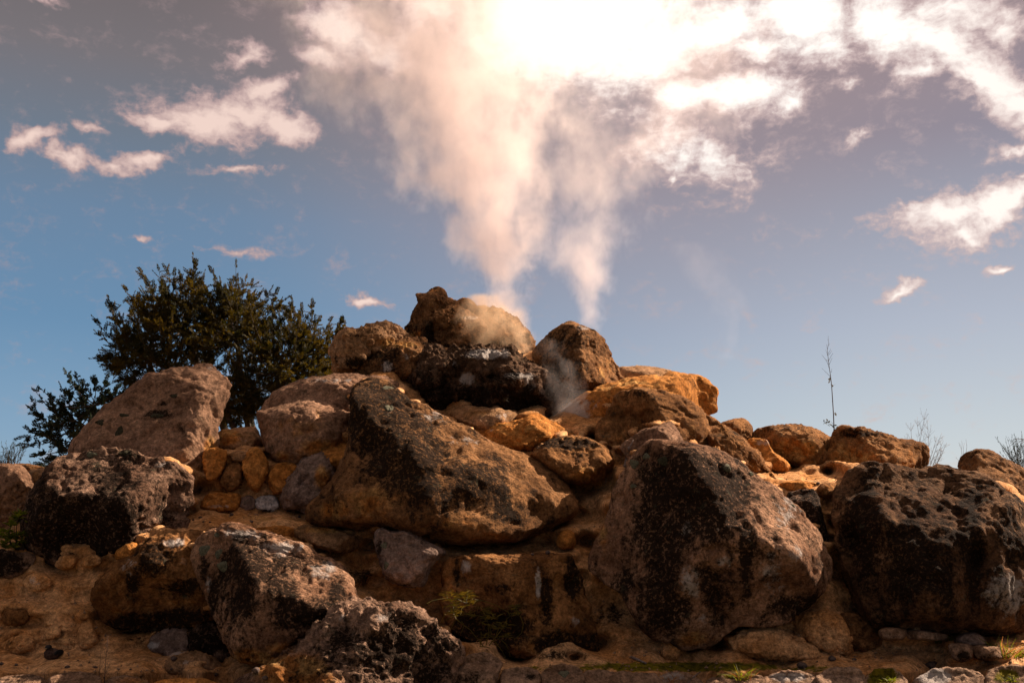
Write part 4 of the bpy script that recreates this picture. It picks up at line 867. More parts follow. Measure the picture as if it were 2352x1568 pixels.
# ------------------------------------------------------------------ lichens (parts of their boulders)
def lichen(zf, x, y, r, mat, n=90, thick=.012, aspect=1.0):
    px, py = Z(zf, x, y); loc, nr, ob = hit(px, py)
    if ob is None or ob.name.startswith(('mound', 'ground')): return
    R = r * ZO[zf][2] * .6125 * loc[1] / F
    nr = np.array(nr); a = np.cross(nr, (0, 0, 1)); a /= np.linalg.norm(a) + 1e-6; b = np.cross(nr, a)
    mb = MB(); k = 5; m = 18
    mb.v.append(loc + nr * thick)
    for i in range(1, k + 1):
        for j in range(m):
            th = 2 * math.pi * j / m; rr = R * i / k * (1 + .16 * math.sin(3 * th + x) + .10 * RN.uniform(-1, 1) * (i == k))
            q = loc + a * math.cos(th) * rr + b * math.sin(th) * rr * aspect
            # settle onto the rock
            d = q - np.array([0, 0, EYE]); dist = np.linalg.norm(d)
            ok, l2, n2, _, o2, _ = SC.ray_cast(_dg, Vector((0, 0, EYE)), Vector(d / dist))
            q2 = np.array(l2) if ok and o2 == ob and abs(np.linalg.norm(np.array(l2) - q)) < R else q
            mb.v.append(q2 + nr * (thick * (1 - (i / k) ** 3) * RN.uniform(.6, 1.3) - (.006 if i == k else 0)))
    for j in range(m): mb.f.append((0, 1 + j, 1 + (j + 1) % m))
    for i in range(k - 1):
        for j in range(m):
            p_ = 1 + i * m
            mb.f.append((p_ + j, p_ + m + j, p_ + m + (j + 1) % m, p_ + (j + 1) % m))
    o = mb.build('lichen', M[mat]); 
    o.data.transform(Matrix.Translation(-ob.location)); o.parent = ob
for a in [(1, 810, 1295, 40, 'dark_lichen'), (1, 840, 1187, 34, 'dark_lichen', 90, .012, .6), (1, 680, 1235, 32, 'dark_lichen', 90, .01, .8), (1, 1180, 1055, 26, 'dark_lichen', 90, .01, .6), (1, 1060, 1190, 50, 'dark_lichen', 90, .015, .7),
          (4, 1385, 665, 42, 'grey_lichen', 90, .03), (4, 1485, 690, 36, 'grey_lichen', 90, .03), (4, 1510, 775, 36, 'grey_lichen', 90, .03), (4, 1470, 565, 28, 'grey_lichen', 90, .02, .6),
          (6, 755, 90, 24, 'grey_lichen', 90, .03), (6, 885, 120, 14, 'grey_lichen', 90, .02), (6, 410, 50, 30, 'dark_lichen', 90, .02), (6, 255, 65, 26, 'grey_lichen', 90, .02), (6, 250, 185, 18, 'grey_lichen', 90, .02), (6, 1110, 290, 14, 'grey_lichen', 90, .01), (6, 320, 25, 30, 'grey_lichen', 90, .015, .6),
          (2, 650, 960, 34, 'grey_lichen', 90, .015, 1.4), (2, 640, 820, 40, 'grey_lichen', 90, .012, .6), (2, 655, 890, 22, 'dark_lichen', 90, .012), (5, 1655, 1505, 36, 'grey_lichen', 90, .02), (5, 450, 770, 28, 'grey_lichen', 90, .02), (5, 435, 635, 22, 'grey_lichen', 90, .012),
          (4, 620, 20, 44, 'grey_lichen', 90, .02, .5), (4, 850, 10, 44, 'dark_lichen', 90, .02, .5)]:
    lichen(*a)

# ------------------------------------------------------------------ the trees
def sprig(mb, wood, p, d, L, rs, n=9, lw=.025, ll=.060):
    d = d / np.linalg.norm(d)
    a = np.cross(d, rs.normal(size=3)); a /= np.linalg.norm(a); b = np.cross(d, a)
    droop = rs.uniform(.0, .35)
    prev = p
    for i in range(1, n + 1):
        t = i / n
        q = p + d * L * t - np.array([0, 0, 1]) * droop * L * t * t
        for s in (-1, 1):
            dr = a * s * .85 + d * .55 + b * rs.uniform(-.35, .35); dr /= np.linalg.norm(dr)
            sd = np.cross(dr, b + .4 * rs.normal(size=3)); sd /= np.linalg.norm(sd) + 1e-6
            mb.leaf(q, dr, sd, ll * rs.uniform(.7, 1.25) * (1.1 - .45 * t), lw * rs.uniform(.8, 1.3), .3)
        if i == n: mb.leaf(q, d, b, ll, lw)
    wood.tube([p, p + d * L * .5 - np.array([0, 0, 1]) * droop * L * .25, q], .0045, .002, 3)
def branch_curve(a, b, rs, k=7, sag=.12, wob=.06):
    a = np.array(a, float); b = np.array(b, float); L = np.linalg.norm(b - a)
    up = np.array([0, 0, 1.0]); off = rs.normal(size=3) * wob * L
    return [a + (b - a) * t + (up * -sag * L + off) * math.sin(math.pi * t) for t in np.linspace(0, 1, k)]
def tree(name, label, Dt, tips, poly, nin, base, forks, leafmat, seed, depthspan=1.6, spr=(9, .30), group=None):
    rs = np.random.RandomState(seed)
    root = empty(name, (base[0], base[1], -.02)); tag(root, label, 'tree', group)
    fol, wood, trunk = MB(), MB(), MB()
    fk = [pt(x, y, Dt + dy) for (x, y, dy) in forks]
    b0 = np.array([base[0], base[1], -.05])
    for f in fk: trunk.tube(branch_curve(b0, f, rs, 9, -.03, .03), .13, .045, 8)
    T_ = []
    for (x, y) in tips: T_.append((pt(x, y, Dt + rs.uniform(-.5, .5)), 1))
    P_ = np.array(poly); lo, hi = P_.min(0), P_.max(0); c_ = P_.mean(0)
    cnt = 0
    while cnt < nin:
        q = rs.uniform(lo, hi)
        if not inpoly(q[None], P_)[0]: continue
        e = np.abs(q - c_) / (hi - lo) * 2
        span = depthspan * math.sqrt(max(.12, 1 - min(1, (e ** 2).sum())))
        T_.append((pt(q[0], q[1], Dt + rs.uniform(-span, span)), 0)); cnt += 1
    for (tp, outer) in T_:
        f = fk[int(np.argmin([np.linalg.norm(tp - q) + rs.uniform(0, .5) for q in fk]))]
        st = f + (tp - f) * rs.uniform(0, .15)
        cv = branch_curve(st, tp, rs, 9, .14, .05)
        L = np.linalg.norm(tp - st)
        wood.tube(cv, .022 if L > 1.2 else .012, .004, 4)
        nb = int(6 + L * (8.5 if outer else 5.5))
        for k in range(nb):
            t = 1 - (rs.uniform(0, 1) ** 1.15) * (.66 if outer else .5)
            i = min(7, int(t * 8)); fr = t * 8 - i
            p = cv[i] * (1 - fr) + cv[i + 1] * fr
            ax = cv[i + 1] - cv[i]; ax /= np.linalg.norm(ax)
            d = ax * .7 + rs.normal(size=3) * .62 + np.array([0, 0, .35])
            sprig(fol, wood, p, d, spr[1] * rs.uniform(.55, 1.15) * (1.15 - .45 * t), rs, spr[0])
        sprig(fol, wood, tp, (cv[-1] - cv[-2]) + np.array([0, 0, .02]), spr[1] * .7, rs, spr[0])
    trunk.build('trunk', M['bark'], None).parent = root
    wood.build('branches', M['bark'], None).parent = root
    fol.build('crown', M[leafmat], None, smooth=False).parent = root
    for ch in root.children:
        ch.data.transform(Matrix.Translation(-Vector(root.location)))
    return root
tipsA = ZL(1, [(965, 228), (1080, 215), (1130, 212), (1310, 150), (1315, 200), (1440, 222), (1600, 192), (1660, 290), (1700, 320), (1820, 370), (1870, 375), (1925, 412), (1985, 445), (2050, 480), (2115, 462), (2160, 560), (2230, 558),
               (860, 348), (900, 400), (740, 408), (780, 470), (660, 555), (680, 650), (676, 812), (720, 760), (760, 870), (1220, 265), (1500, 300), (1560, 350), (1010, 300), (1380, 270), (2270, 640), (960, 420), (830, 950), (880, 1000),
               (1490, 1180), (1510, 1230), (1560, 1250), (1610, 1190), (1570, 1160), (1620, 1240), (1500, 1120), (1660, 1150), (1540, 1150), (1600, 1100), (1700, 1180), (1760, 1100), (1850, 1050), (1600, 1000), (1700, 1000), (1520, 1080), (1650, 1220), (1580, 1240), (1900, 1000), (1980, 960), (1800, 1120), (1640, 1060), (1740, 1040), (1180, 250), (1040, 330), (1270, 300), (1760, 370), (2000, 520)])
polyA = ZL(1, [(700, 820), (780, 700), (760, 560), (860, 480), (980, 360), (1120, 300), (1300, 260), (1460, 310), (1620, 310), (1760, 400), (1900, 440), (2020, 520), (2150, 560), (2260, 660), (2300, 800), (2290, 920), (2150, 940), (2000, 980), (1900, 1070),
               (1800, 1180), (1560, 1180), (1500, 1000), (1440, 860), (1300, 860), (1050, 900), (900, 1000), (790, 950)])
cA = pt(*Z(1, 1950, 1200), 21.5)
tree('leafy_tree', 'dense dark olive tree with upright feathery shoots behind the pinkish boulder', 21.5, tipsA, polyA, 470, (cA[0], 21.5),
     [Z(1, 1450, 1000) + (0,), Z(1, 1650, 950) + (.3,), Z(1, 1150, 900) + (-.3,), Z(1, 1900, 900) + (-.4,), Z(1, 1600, 650) + (0,), Z(1, 1250, 620) + (.5,), Z(1, 1000, 800) + (0,), Z(1, 2080, 800) + (.2,)], 'leaf', 5)
tipsB = ZL(1, [(455, 915), (520, 925), (640, 945), (720, 950), (290, 1020), (420, 1010), (245, 1030), (210, 1150), (225, 1100), (200, 1285), (255, 1265), (155, 1340), (160, 1385), (250, 1460), (350, 1490), (330, 1530), (560, 1000), (800, 1000), (830, 1040), (480, 1050), (270, 1520), (340, 1120), (300, 1210), (400, 1400)])
polyB = ZL(1, [(240, 1180), (300, 1080), (420, 1060), (500, 1000), (640, 970), (800, 1010), (840, 1040), (700, 1140), (560, 1290), (500, 1400), (420, 1440), (380, 1340), (300, 1280)])
cB = pt(*Z(1, 620, 1450), 19.5)
tree('leafy_tree', 'smaller blue-green tree fanning out to the left behind the pinkish boulder', 19.5, tipsB, polyB, 34, (cB[0], 19.5),
     [Z(1, 520, 1400) + (0,), Z(1, 560, 1250) + (.2,), Z(1, 640, 1120) + (-.1,)], 'leafblue', 9, depthspan=.7, spr=(8, .19))
# lone shoot beside the crater shoulder
cS = pt(*Z(1, 2310, 660), 19)
tree('leafy_sapling', 'single green shoot standing between the dark tree and the crater shoulder', 19, ZL(1, [(2318, 552), (2300, 580), (2330, 590)]), ZL(1, [(2290, 590), (2335, 590), (2330, 650), (2290, 650)]), 3, (cS[0], 19),
     [Z(1, 2305, 720) + (0,)], 'leaf', 3, depthspan=.1, spr=(7, .16))

# ------------------------------------------------------------------ bare saplings
def stems(name, label, cat, zf, D, lines, mat, buds=(), root_px=None, jit=.15, seed=1, thin=1.0):
    """lines: (points, start radius mm, end radius mm); each is a real stem with its own depth wander"""
    rs = np.random.RandomState(seed)
    r0 = pt(*Z(zf, *root_px), D)
    root = empty(name, tuple(r0)); tag(root, label, cat)
    mb = MB()
    for (pts_, ra, rb) in lines:
        dy = rs.uniform(-jit, jit); P_ = []
        for i, q in enumerate(pts_): P_.append(pt(*Z(zf, *q), D + dy * i / max(1, len(pts_) - 1)))
        mb.tube(P_, ra * .001 * thin, rb * .001 * thin, 4)
    o = mb.build('stem', M[mat]); o.data.transform(Matrix.Translation(-Vector(root.location))); o.parent = root
    if buds:
        lb = MB()
        for (x, y, n, sp) in buds:
            for k in range(n):
                q = pt(*Z(zf, x + rs.uniform(-sp, sp), y + rs.uniform(-sp, sp)), D + rs.uniform(-.03, .03))
                d = rs.normal(size=3); d /= np.linalg.norm(d); s_ = np.cross(d, rs.normal(size=3)); s_ /= np.linalg.norm(s_)
                lb.leaf(q, d, s_, .05, .028)
        o = lb.build('leaves', M['leaf'], smooth=False); o.data.transform(Matrix.Translation(-Vector(root.location))); o.parent = root
    return root
stems('bare_sapling', 'tall thin leafless sapling standing alone against the sky on the right skyline', 'sapling', 7, 15.8,
      [([(335, 1150), (333, 1050), (328, 920), (318, 760), (310, 640), (300, 550), (285, 450), (275, 360), (268, 290)], 12, 4), ([(268, 290), (280, 230), (276, 152)], 4, 2),
       ([(300, 555), (260, 515), (215, 472)], 4, 2), ([(292, 500), (310, 510), (310, 475)], 3.5, 2), ([(283, 440), (300, 405), (315, 370)], 3.5, 2), ([(278, 400), (250, 385), (213, 338)], 4, 2), ([(280, 400), (300, 360), (324, 322)], 3.5, 2),
       ([(283, 440), (262, 410), (250, 385)], 3, 2), ([(275, 360), (262, 320), (252, 290)], 3, 2), ([(272, 330), (295, 300), (298, 280)], 3, 2), ([(270, 300), (264, 260), (262, 235)], 3, 2), ([(278, 340), (300, 320), (312, 298)], 3, 2), ([(285, 470), (275, 440), (265, 405)], 3, 2),
       ([(304, 600), (285, 595), (280, 575)], 4, 2.5), ([(315, 650), (326, 640)], 6, 3), ([(330, 1050), (300, 1025), (270, 1003), (240, 993)], 4, 2), ([(334, 1080), (360, 1060), (400, 1043)], 4, 2), ([(334, 1110), (360, 1090), (380, 1075)], 4, 2), ([(331, 1040), (318, 1010), (306, 995)], 3, 2),
       ([(320, 800), (316, 800), (310, 795)], 3, 2), ([(328, 920), (340, 912)], 6, 3), ([(280, 250), (290, 235), (284, 225)], 2.5, 2), ([(276, 200), (270, 190)], 2.5, 2)], 'twig',
      buds=[(345, 1085, 14, 22), (375, 1065, 10, 16), (325, 1040, 8, 14), (270, 1003, 8, 18), (245, 994, 4, 7), (325, 640, 3, 4), (338, 912, 3, 4), (290, 590, 4, 8)], root_px=(335, 1155), thin=.8)
def bushlines(rs, root, dirs, L0, depth=3):
    out_ = []
    def rec(p, ang, L, r, k):
        pts_ = [p]; a = ang
        n = 5
        for i in range(n):
            a += rs.uniform(-.10, .10) + (0 - a) * .04
            pts_.append((pts_[-1][0] + math.sin(a) * L / n, pts_[-1][1] - math.cos(a) * L / n))
        out_.append((pts_, r, max(2.0, r * .35)))
        if k > 0:
            for i in range(1, n + 1):
                for s in (-1, 1):
                    if rs.uniform() < .62:
                        rec(pts_[i - 1], a + s * rs.uniform(.35, .75), L * rs.uniform(.25, .5) * (1.15 - .12 * i), max(2.2, r * .5), k - 1)
    for (dx, a, L) in dirs: rec((root[0] + dx, root[1]), a, L, 11, depth)
    return out_
rsb = np.random.RandomState(4)
stems('bare_bush', 'leafless grey bush of fine twigs on the skyline behind the flat-topped ochre boulder', 'bush', 7, 24.0,
      bushlines(rsb, (1190, 1420), [(-30, -.03, 560), (-60, -.22, 420), (0, .05, 480), (60, .14, 440), (90, .22, 340), (110, .5, 260), (60, .38, 300), (-80, -.42, 300), (140, .66, 250), (150, .3, 170)], 400, 2), 'twigpale', root_px=(1190, 1430), seed=2, jit=.8, thin=.62)
stems('bare_bush', 'small faint leafless twigs sprouting left of the far right boulder', 'bush', 7, 22.0,
      [([(1590, 1340), (1580, 1260), (1555, 1195)], 6, 3), ([(1600, 1330), (1600, 1260), (1610, 1200)], 6, 3), ([(1625, 1320), (1635, 1240), (1625, 1165)], 6, 3), ([(1582, 1265), (1590, 1210), (1583, 1180)], 4, 3), ([(1575, 1400), (1545, 1365), (1525, 1340)], 5, 3), ([(1560, 1230), (1575, 1215)], 4, 3), ([(1570, 1470), (1590, 1340)], 8, 6)], 'twigpale', root_px=(1590, 1450), thin=.7)
stems('bare_bush', 'drooping leafless branch of a bush hanging in at the right edge', 'bush', 7, 18.0,
      [([(2400, 1480), (2330, 1300), (2250, 1200), (2190, 1170), (2130, 1160), (2090, 1170), (2060, 1210)], 12, 3), ([(2190, 1170), (2150, 1190), (2110, 1230), (2080, 1280), (2040, 1330)], 5, 3), ([(2130, 1160), (2100, 1200), (2060, 1230), (2010, 1270)], 5, 3), ([(2250, 1200), (2200, 1165), (2165, 1160)], 5, 3), ([(2200, 1180), (2160, 1220), (2130, 1270), (2110, 1310)], 5, 3), ([(2230, 1195), (2180, 1240), (2150, 1290)], 5, 3)], 'twig', root_px=(2400, 1500), thin=.8)
def tuftbush(name, label, zf, root, D, n, L, spread, mat, seed):
    rs = np.random.RandomState(seed); r0 = pt(*Z(zf, *root), D); rt = empty(name, tuple(r0)); tag(rt, label, 'bush')
    mb = MB(); st = MB()
    for k in range(n):
        a = rs.normal(0, spread); d = np.array([math.sin(a), rs.normal(0, spread), 1.0]); p = r0 + np.array([rs.uniform(-.12, .12), rs.uniform(-.1, .1), -.05])
        LL = L * rs.uniform(.5, 1); st.tube([p, p + d * LL], .004, .0015, 3)
        for j in range(12):
            t = rs.uniform(.2, 1); q = p + d * LL * t; dd = d + rs.normal(size=3) * .5; dd /= np.linalg.norm(dd); s_ = np.cross(dd, rs.normal(size=3)); s_ /= np.linalg.norm(s_)
            mb.leaf(q, dd, s_, .05, .008)
    for nm, q, mt in (('leaves', mb, mat), ('stem', st, 'bark')):
        o = q.build(nm, M[mt], smooth=False); o.data.transform(Matrix.Translation(-Vector(rt.location))); o.parent = rt
tuftbush('low_bush', 'dark tufted bush on the skyline at the far left edge', 1, (60, 1530), 15.6, 46, .42, .35, 'leafblue', 1)
tuftbush('low_bush', 'dark needle-leaved bush peeping over the rock at the right edge', 7, (2180, 1470), 15.5, 60, .62, .40, 'leafblue', 2)
tuftbush('low_bush', 'low dark scrub just left of the smaller tree on the skyline', 1, (290, 1560), 16.5, 24, .18, .6, 'leafblue', 3)

# ------------------------------------------------------------------ green plants among the rocks
rs = np.random.RandomState(8)
rt0 = hit(*Z(9, 330, 1330))[0]
rt = empty('leafy_plant', tuple(rt0)); tag(rt, 'green plant with whorls of pointed leaves at the left edge beside the black crusted boulder', 'plant')
lv, st = MB(), MB()
for (x, y, s_, n) in [(480, 500, 1.0, 22), (420, 560, .9, 14), (250, 730, .9, 18), (330, 720, .8, 14), (160, 880, .9, 16), (60, 1000, .8, 12), (250, 1050, 1.1, 24), (400, 1000, .9, 18), (520, 960, .8, 12), (700, 700, .8, 12), (800, 790, .7, 8), (680, 960, .6, 7), (60, 1200, .9, 14), (200, 1250, .9, 14), (350, 1240, .8, 12), (480, 1130, .8, 10), (-80, 950, .9, 14), (-150, 1150, .9, 14), (120, 1120, .8, 10)]:
    c = pt(*Z(9, x, y), 12.0 + rs.uniform(-.2, .15) + (x > 600) * .02)
    q0 = rt0 + np.array([rs.uniform(-.1, .1), .05, 0]); st.tube([q0, (q0 + c) / 2 + np.array([0, -.05, .03]), c], .007, .004, 4)
    for k in range(n):
        th = rs.uniform(0, 2 * math.pi); up = rs.uniform(.05, 1.3)
        d = np.array([math.cos(th), math.sin(th), up]); d /= np.linalg.norm(d); sd_ = np.cross(d, (0, 0, 1)); sd_ /= np.linalg.norm(sd_) + 1e-6
        lv.leaf(c - np.array([0, 0, rs.uniform(0, .03)]), d, sd_, .125 * s_ * rs.uniform(.7, 1.15), .036 * s_, .3)
for nm, q, mt in (('leaves', lv, 'rosette'), ('stem', st, 'bark')):
    o = q.build(nm, M[mt], smooth=False); o.data.transform(Matrix.Translation(-Vector(rt.location))); o.parent = rt
# wiry plant
c0 = hit(*Z(8, 900, 1150))[0]
rt = empty('wiry_plant', tuple(c0)); tag(rt, 'tangled yellow-green wiry plant growing from the black hollow in the squarish brown block', 'plant')
st, lv = MB(), MB()
lines = [[(0, 480), (100, 430), (200, 408), (300, 398)], [(770, 415), (900, 432), (1000, 465), (1100, 500), (1200, 555), (1300, 610)], [(470, 720), (430, 640), (430, 540), (420, 440)], [(470, 720), (430, 800), (385, 890)], [(470, 720), (550, 780)], [(1130, 685), (1200, 650), (1260, 630)],
         [(1090, 1080), (1150, 1160), (1210, 1240), (1270, 1350)], [(1200, 1060), (1270, 1130), (1320, 1230), (1340, 1340)], [(990, 800), (1020, 880), (1040, 970)], [(1300, 600), (1340, 680), (1270, 730)], [(640, 470), (640, 400), (660, 330)], [(300, 650), (260, 720), (240, 790)], [(430, 700), (350, 720), (290, 750)], [(560, 760), (600, 830), (550, 960)],
         [(1160, 870), (1120, 960), (1140, 1060), (1180, 1000)], [(900, 690), (820, 670), (740, 680)], [(1460, 640), (1440, 560), (1420, 510)], [(1500, 680), (1550, 800), (1520, 950), (1400, 1060)], [(320, 400), (340, 350), (250, 355)], [(480, 400), (560, 440), (640, 470)], [(560, 340), (600, 400), (640, 470)],
         [(850, 1160), (950, 1170), (1020, 1190)], [(870, 930), (880, 1080), (850, 1170)], [(900, 600), (960, 700), (980, 780)], [(360, 600), (300, 640)], [(540, 660), (560, 560), (600, 520)], [(1250, 880), (1200, 830), (1130, 820), (1060, 770)], [(900, 1150), (700, 900), (480, 740)], [(950, 1150), (1000, 950), (980, 800)], [(1000, 1150), (1200, 900), (1300, 700)]]
for ln in lines:
    dy = rs.uniform(-.12, .02)
    P_ = [pt(*Z(8, *q), c0[1] - .35 + dy + .03 * i) for i, q in enumerate(ln)]
    st.tube(P_, .0055, .003, 4)
for (x, y, n, sp) in [(420, 440, 9, 60), (440, 530, 9, 70), (380, 350, 8, 90), (580, 340, 8, 60), (680, 320, 6, 50), (450, 640, 9, 55), (740, 470, 6, 60), (740, 660, 8, 60), (930, 590, 8, 60), (960, 760, 9, 90), (1240, 830, 9, 70), (1280, 1000, 6, 40), (1430, 530, 5, 40), (1460, 640, 6, 40), (960, 990, 5, 40), (1010, 700, 6, 60), (1100, 880, 5, 40), (640, 420, 6, 60)]:
    for k in range(n * 2):
        p = pt(*Z(8, x + rs.uniform(-sp, sp), y + rs.uniform(-sp, sp) * .7), c0[1] - .36 + rs.uniform(-.12, .08))
        th = rs.uniform(-1.6, 1.6); d = np.array([math.sin(th), rs.uniform(-.4, .4), math.cos(th)]); d /= np.linalg.norm(d); s_ = np.cross(d, (0, 1, 0)); s_ /= np.linalg.norm(s_) + 1e-6
        lv.blade(p, d, s_, .055, .010, .8, 3)
for nm, q in (('stem', st), ('leaves', lv)):
    o = q.build(nm, M['wiry'], smooth=False); o.data.transform(Matrix.Translation(-Vector(rt.location))); o.parent = rt
# grass tufts
def tuft(label, zf, x, y, n, L, mats, spread=.55, seed=0, wd=.009, miss=11):
    rs = np.random.RandomState(seed + 40); c = hit(*Z(zf, x, y))[0]
    rt = empty('grass_tuft', tuple(c)); tag(rt, label, 'grass tuft')
    for mt, frac, nm in mats:
        mb = MB()
        for k in range(int(n * frac)):
            a = rs.normal(0, spread); b = rs.normal(0, spread * .7)
            d = np.array([math.sin(a), b, 1.0]); p = c + np.array([rs.normal(0, .05), rs.normal(0, .03), -.02])
            s_ = np.cross(d, rs.normal(size=3)); s_ /= np.linalg.norm(s_)
            mb.blade(p, d, s_, L * rs.uniform(.35, 1.0), wd, rs.uniform(.1, .8), 5)
        o = mb.build(nm, M[mt], smooth=False); o.data.transform(Matrix.Translation(-Vector(rt.location))); o.parent = rt
GM = [('grass', .75, 'blades'), ('drygrass', .25, 'dry_blades')]
tuft('bright green grass tuft on the upper step, left of the rounded dark stone', 10, 1170, 450, 90, .30, GM, .5, 1)
tuft('small low grass patch squeezed between the bigger tuft and the rounded dark stone', 10, 1340, 440, 50, .13, GM, .6, 2)
tuft('tall green grass tuft near the right edge on the lower step', 10, 2080, 660, 90, .32, GM, .5, 3)
tuft('green and red grass tuft at the right edge on the lower step', 10, 2260, 650, 80, .2, GM, .6, 4)
tuft('short green and red grass tuft on the mossy kerb at the bottom', 12, 1720, 410, 80, .20, [('grass', .6, 'blades'), ('drygrass', .4, 'dry_blades')], .6, 5)
tuft('thin dry stalks on the hump-backed kerb stone at the bottom', 12, 940, 450, 22, .24, [('drygrass', 1, 'dry_blades')], .55, 6, .006)
tuft('dark green weeds on the moss-covered kerb stone', 10, 430, 960, 60, .08, [('grass', 1, 'blades')], .9, 7, .01)
tuft('dark green weeds on the kerb stone near the bottom right corner', 10, 2180, 980, 60, .08, [('grass', 1, 'blades')], .9, 8, .01)
stems('dry_stalk', 'pair of thin dry upright stalks rising from the bottom kerb on the left', 'dry plant', 4, 10.35,
      [([(705, 1600), (712, 1500), (718, 1400), (728, 1310), (732, 1240)], 4, 1.5), ([(670, 1600), (674, 1500), (680, 1420), (682, 1370)], 3.5, 1.5), ([(712, 1500), (735, 1460), (745, 1430)], 2, 1.2), ([(714, 1450), (698, 1420)], 2, 1.2), ([(722, 1360), (738, 1330)], 2, 1.2), ([(720, 1380), (706, 1350)], 2, 1.2), ([(676, 1480), (690, 1450)], 2, 1.2), ([(674, 1500), (660, 1480)], 2, 1.2), ([(726, 1320), (716, 1300)], 2, 1.2), ([(708, 1540), (690, 1510)], 2, 1.2)], 'twig', root_px=(690, 1600), jit=.03)
for lab, zf, ln, r in [('weathered grey stick leaning in the crack above the great stained boulder', 3, [(205, 790), (215, 740), (228, 700), (222, 686)], 22), ('short grey stick lying on the cement at the bottom', 12, [(495, 190), (570, 220), (650, 255)], 16),
                       ('pale dry stick poking out over the bottom kerb', 12, [(1110, 470), (1180, 400), (1250, 345)], 9)]:
    P_ = []
    for q in ln:
        h_ = hit(*Z(zf, *q))[0]; P_.append(h_ + np.array([0, -.03, .01]))
    mb = MB(); mb.tube(P_, r * .0011, r * .0006, 6)
    if zf == 3: mb.tube([P_[-2], P_[-2] + np.array([.05, -.02, .12])], .014, .006, 5)
    c = P_[0]; o = mb.build('stick', M['wood'], origin=c); tag(o, lab, 'stick')

# ------------------------------------------------------------------ pebbles
import bmesh
def pebble_mesh():
    me0, S = ico(3); me = me0.copy(); me.name = 'pebble'
    P_ = S * (1 + .28 * fbm(S, 1.1, 3)[:, None]) * np.array([1, .85, .7]); me.vertices.foreach_set('co', P_.astype(np.float32).ravel())
    me.polygons.foreach_set('use_smooth', np.ones(len(me.polygons), bool)); me.materials.clear(); me.materials.append(M['pebble']); me.update(); return me
pm = pebble_mesh(); first = None
PEB = [(4, 1455 / 3.2, 1465, 17, 'black pebble on the orange path right of the duck'), (4, 110, 1448, 12, 'small black pebble on the path below the duck'), (4, 650, 1463, 11, 'dark pebble between the dry stalks and the path'), (4, 1735, 1490, 28, 'round dark pebble under the leaning boulder'), (4, 1800, 1540, 22, 'dark pebble at the bottom by the orange kerb stone'),
       (4, 1180, 1410, 24, 'black pebble at the left end of the pale rubble mound'), (4, 1465, 1515, 16, 'small dark pebble in front of the pale rubble mound'), (4, 885, 1478, 9, 'tiny pebble on the path left of the rubble mound'), (4, 1165, 1475, 12, 'small pebble just below the pale rubble mound'), (4, 10, 1440, 14, 'pebble at the far left end of the path'),
       (4, 1310, 465, 9, 'leftmost of the tiny pebbles on the left terrace'), (4, 1358, 450, 13, 'largest of the tiny pebbles on the left terrace'), (4, 1380, 478, 9, 'tiny pebble below the largest one on the left terrace'), (4, 1425, 480, 9, 'tiny pebble in front of the long low orange stone'), (4, 1570, 432, 16, 'flat dark pebble at the foot of the long low orange stone'), (4, 1705, 480, 13, 'lone dark pebble in the middle of the left terrace'), (4, 2030, 445, 12, 'dark pebble at the right end of the left terrace'),
       (5, 1545, 690, 19, 'dark pebble on top of the squarish brown block'), (5, 1440, 700, 13, 'small flat pebble left of the dark one on the squarish block'), (6, 1245, 175, 12, 'dark pebble on the small orange ledge at right'), (6, 1160, 1158, 26, 'pebble on the gritty ledge left of the mossy kerb stone'), (6, 1850, 1160, 30, 'dark pebble on the ledge near the bottom right corner'), (6, 1870, 1140, 14, 'smaller pebble behind the dark one near the bottom right corner'), (6, 1320, 1120, 22, 'jagged black pebble under the huge crusted boulder'), (6, 1440, 1120, 12, 'tiny pebble right of the jagged black one'), (5, 1040, 660, 12, 'pale small pebble on the ledge below the great central boulder')]
for i, (zf, x, y, r, lab) in enumerate(PEB):
    c = hit(*Z(zf, x, y))[0]; R_ = r * ZO[zf][2] * .6125 * c[1] / F
    if first is None: o = first = bpy.data.objects.new('pebble', pm)
    else: o = first.copy()
    COL.objects.link(o); o.location = c + np.array([0, 0, R_ * .35]); o.scale = (R_, R_, R_); o.rotation_euler = (0, 0, i * 1.7)
    tag(o, lab, 'pebble', 'pebbles lying on the ledges')

# ------------------------------------------------------------------ grit on the ledges
mm = mound.data; npol = len(mm.polygons)
pn = np.empty(npol * 3, np.float32); mm.polygons.foreach_get('normal', pn); pn = pn.reshape(-1, 3)
pc = np.empty(npol * 3, np.float32); mm.polygons.foreach_get('center', pc); pc = pc.reshape(-1, 3)
ppx = proj(pc); vis = (ppx[:, 0] > -60) & (ppx[:, 0] < 2420) & (ppx[:, 1] > 1000) & (ppx[:, 1] < 1550) & (np.abs(pn[:, 2]) > .45)
cand = np.where(vis)[0]; clump = fbm(pc[cand], 1.4, 3) + .5 * fbm(pc[cand], 5, 2)
wt = np.clip(clump + .25, .02, 1) ** 1.5; pick = RN.choice(cand, min(5200, len(cand)), replace=False, p=wt / wt.sum())
gb = MB()
oc = np.array([(1, 0, 0), (0, 1, 0), (-1, 0, 0), (0, -1, 0), (0, 0, 1), (0, 0, -.6)], float)
fc = [(0, 1, 4), (1, 2, 4), (2, 3, 4), (3, 0, 4), (1, 0, 5), (2, 1, 5), (3, 2, 5), (0, 3, 5)]
for q in pick:
    r_ = .004 + .018 * RN.uniform() ** 4; b_ = len(gb.v); jit_ = RN.uniform(.5, 1.4, (6, 3)); c_ = pc[q] + RN.uniform(-.02, .02, 3) * (1, 1, 0) + (0, 0, r_ * .3)
    gb.v += list(c_ + oc * jit_ * r_); gb.f += [tuple(b_ + k for k in f_) for f_ in fc]
gr_ = gb.build('gravel', M['grit'], smooth=False); tag(gr_, 'fine brown grit and chips strewn over the ledges of the mound', 'gravel', kind='stuff')

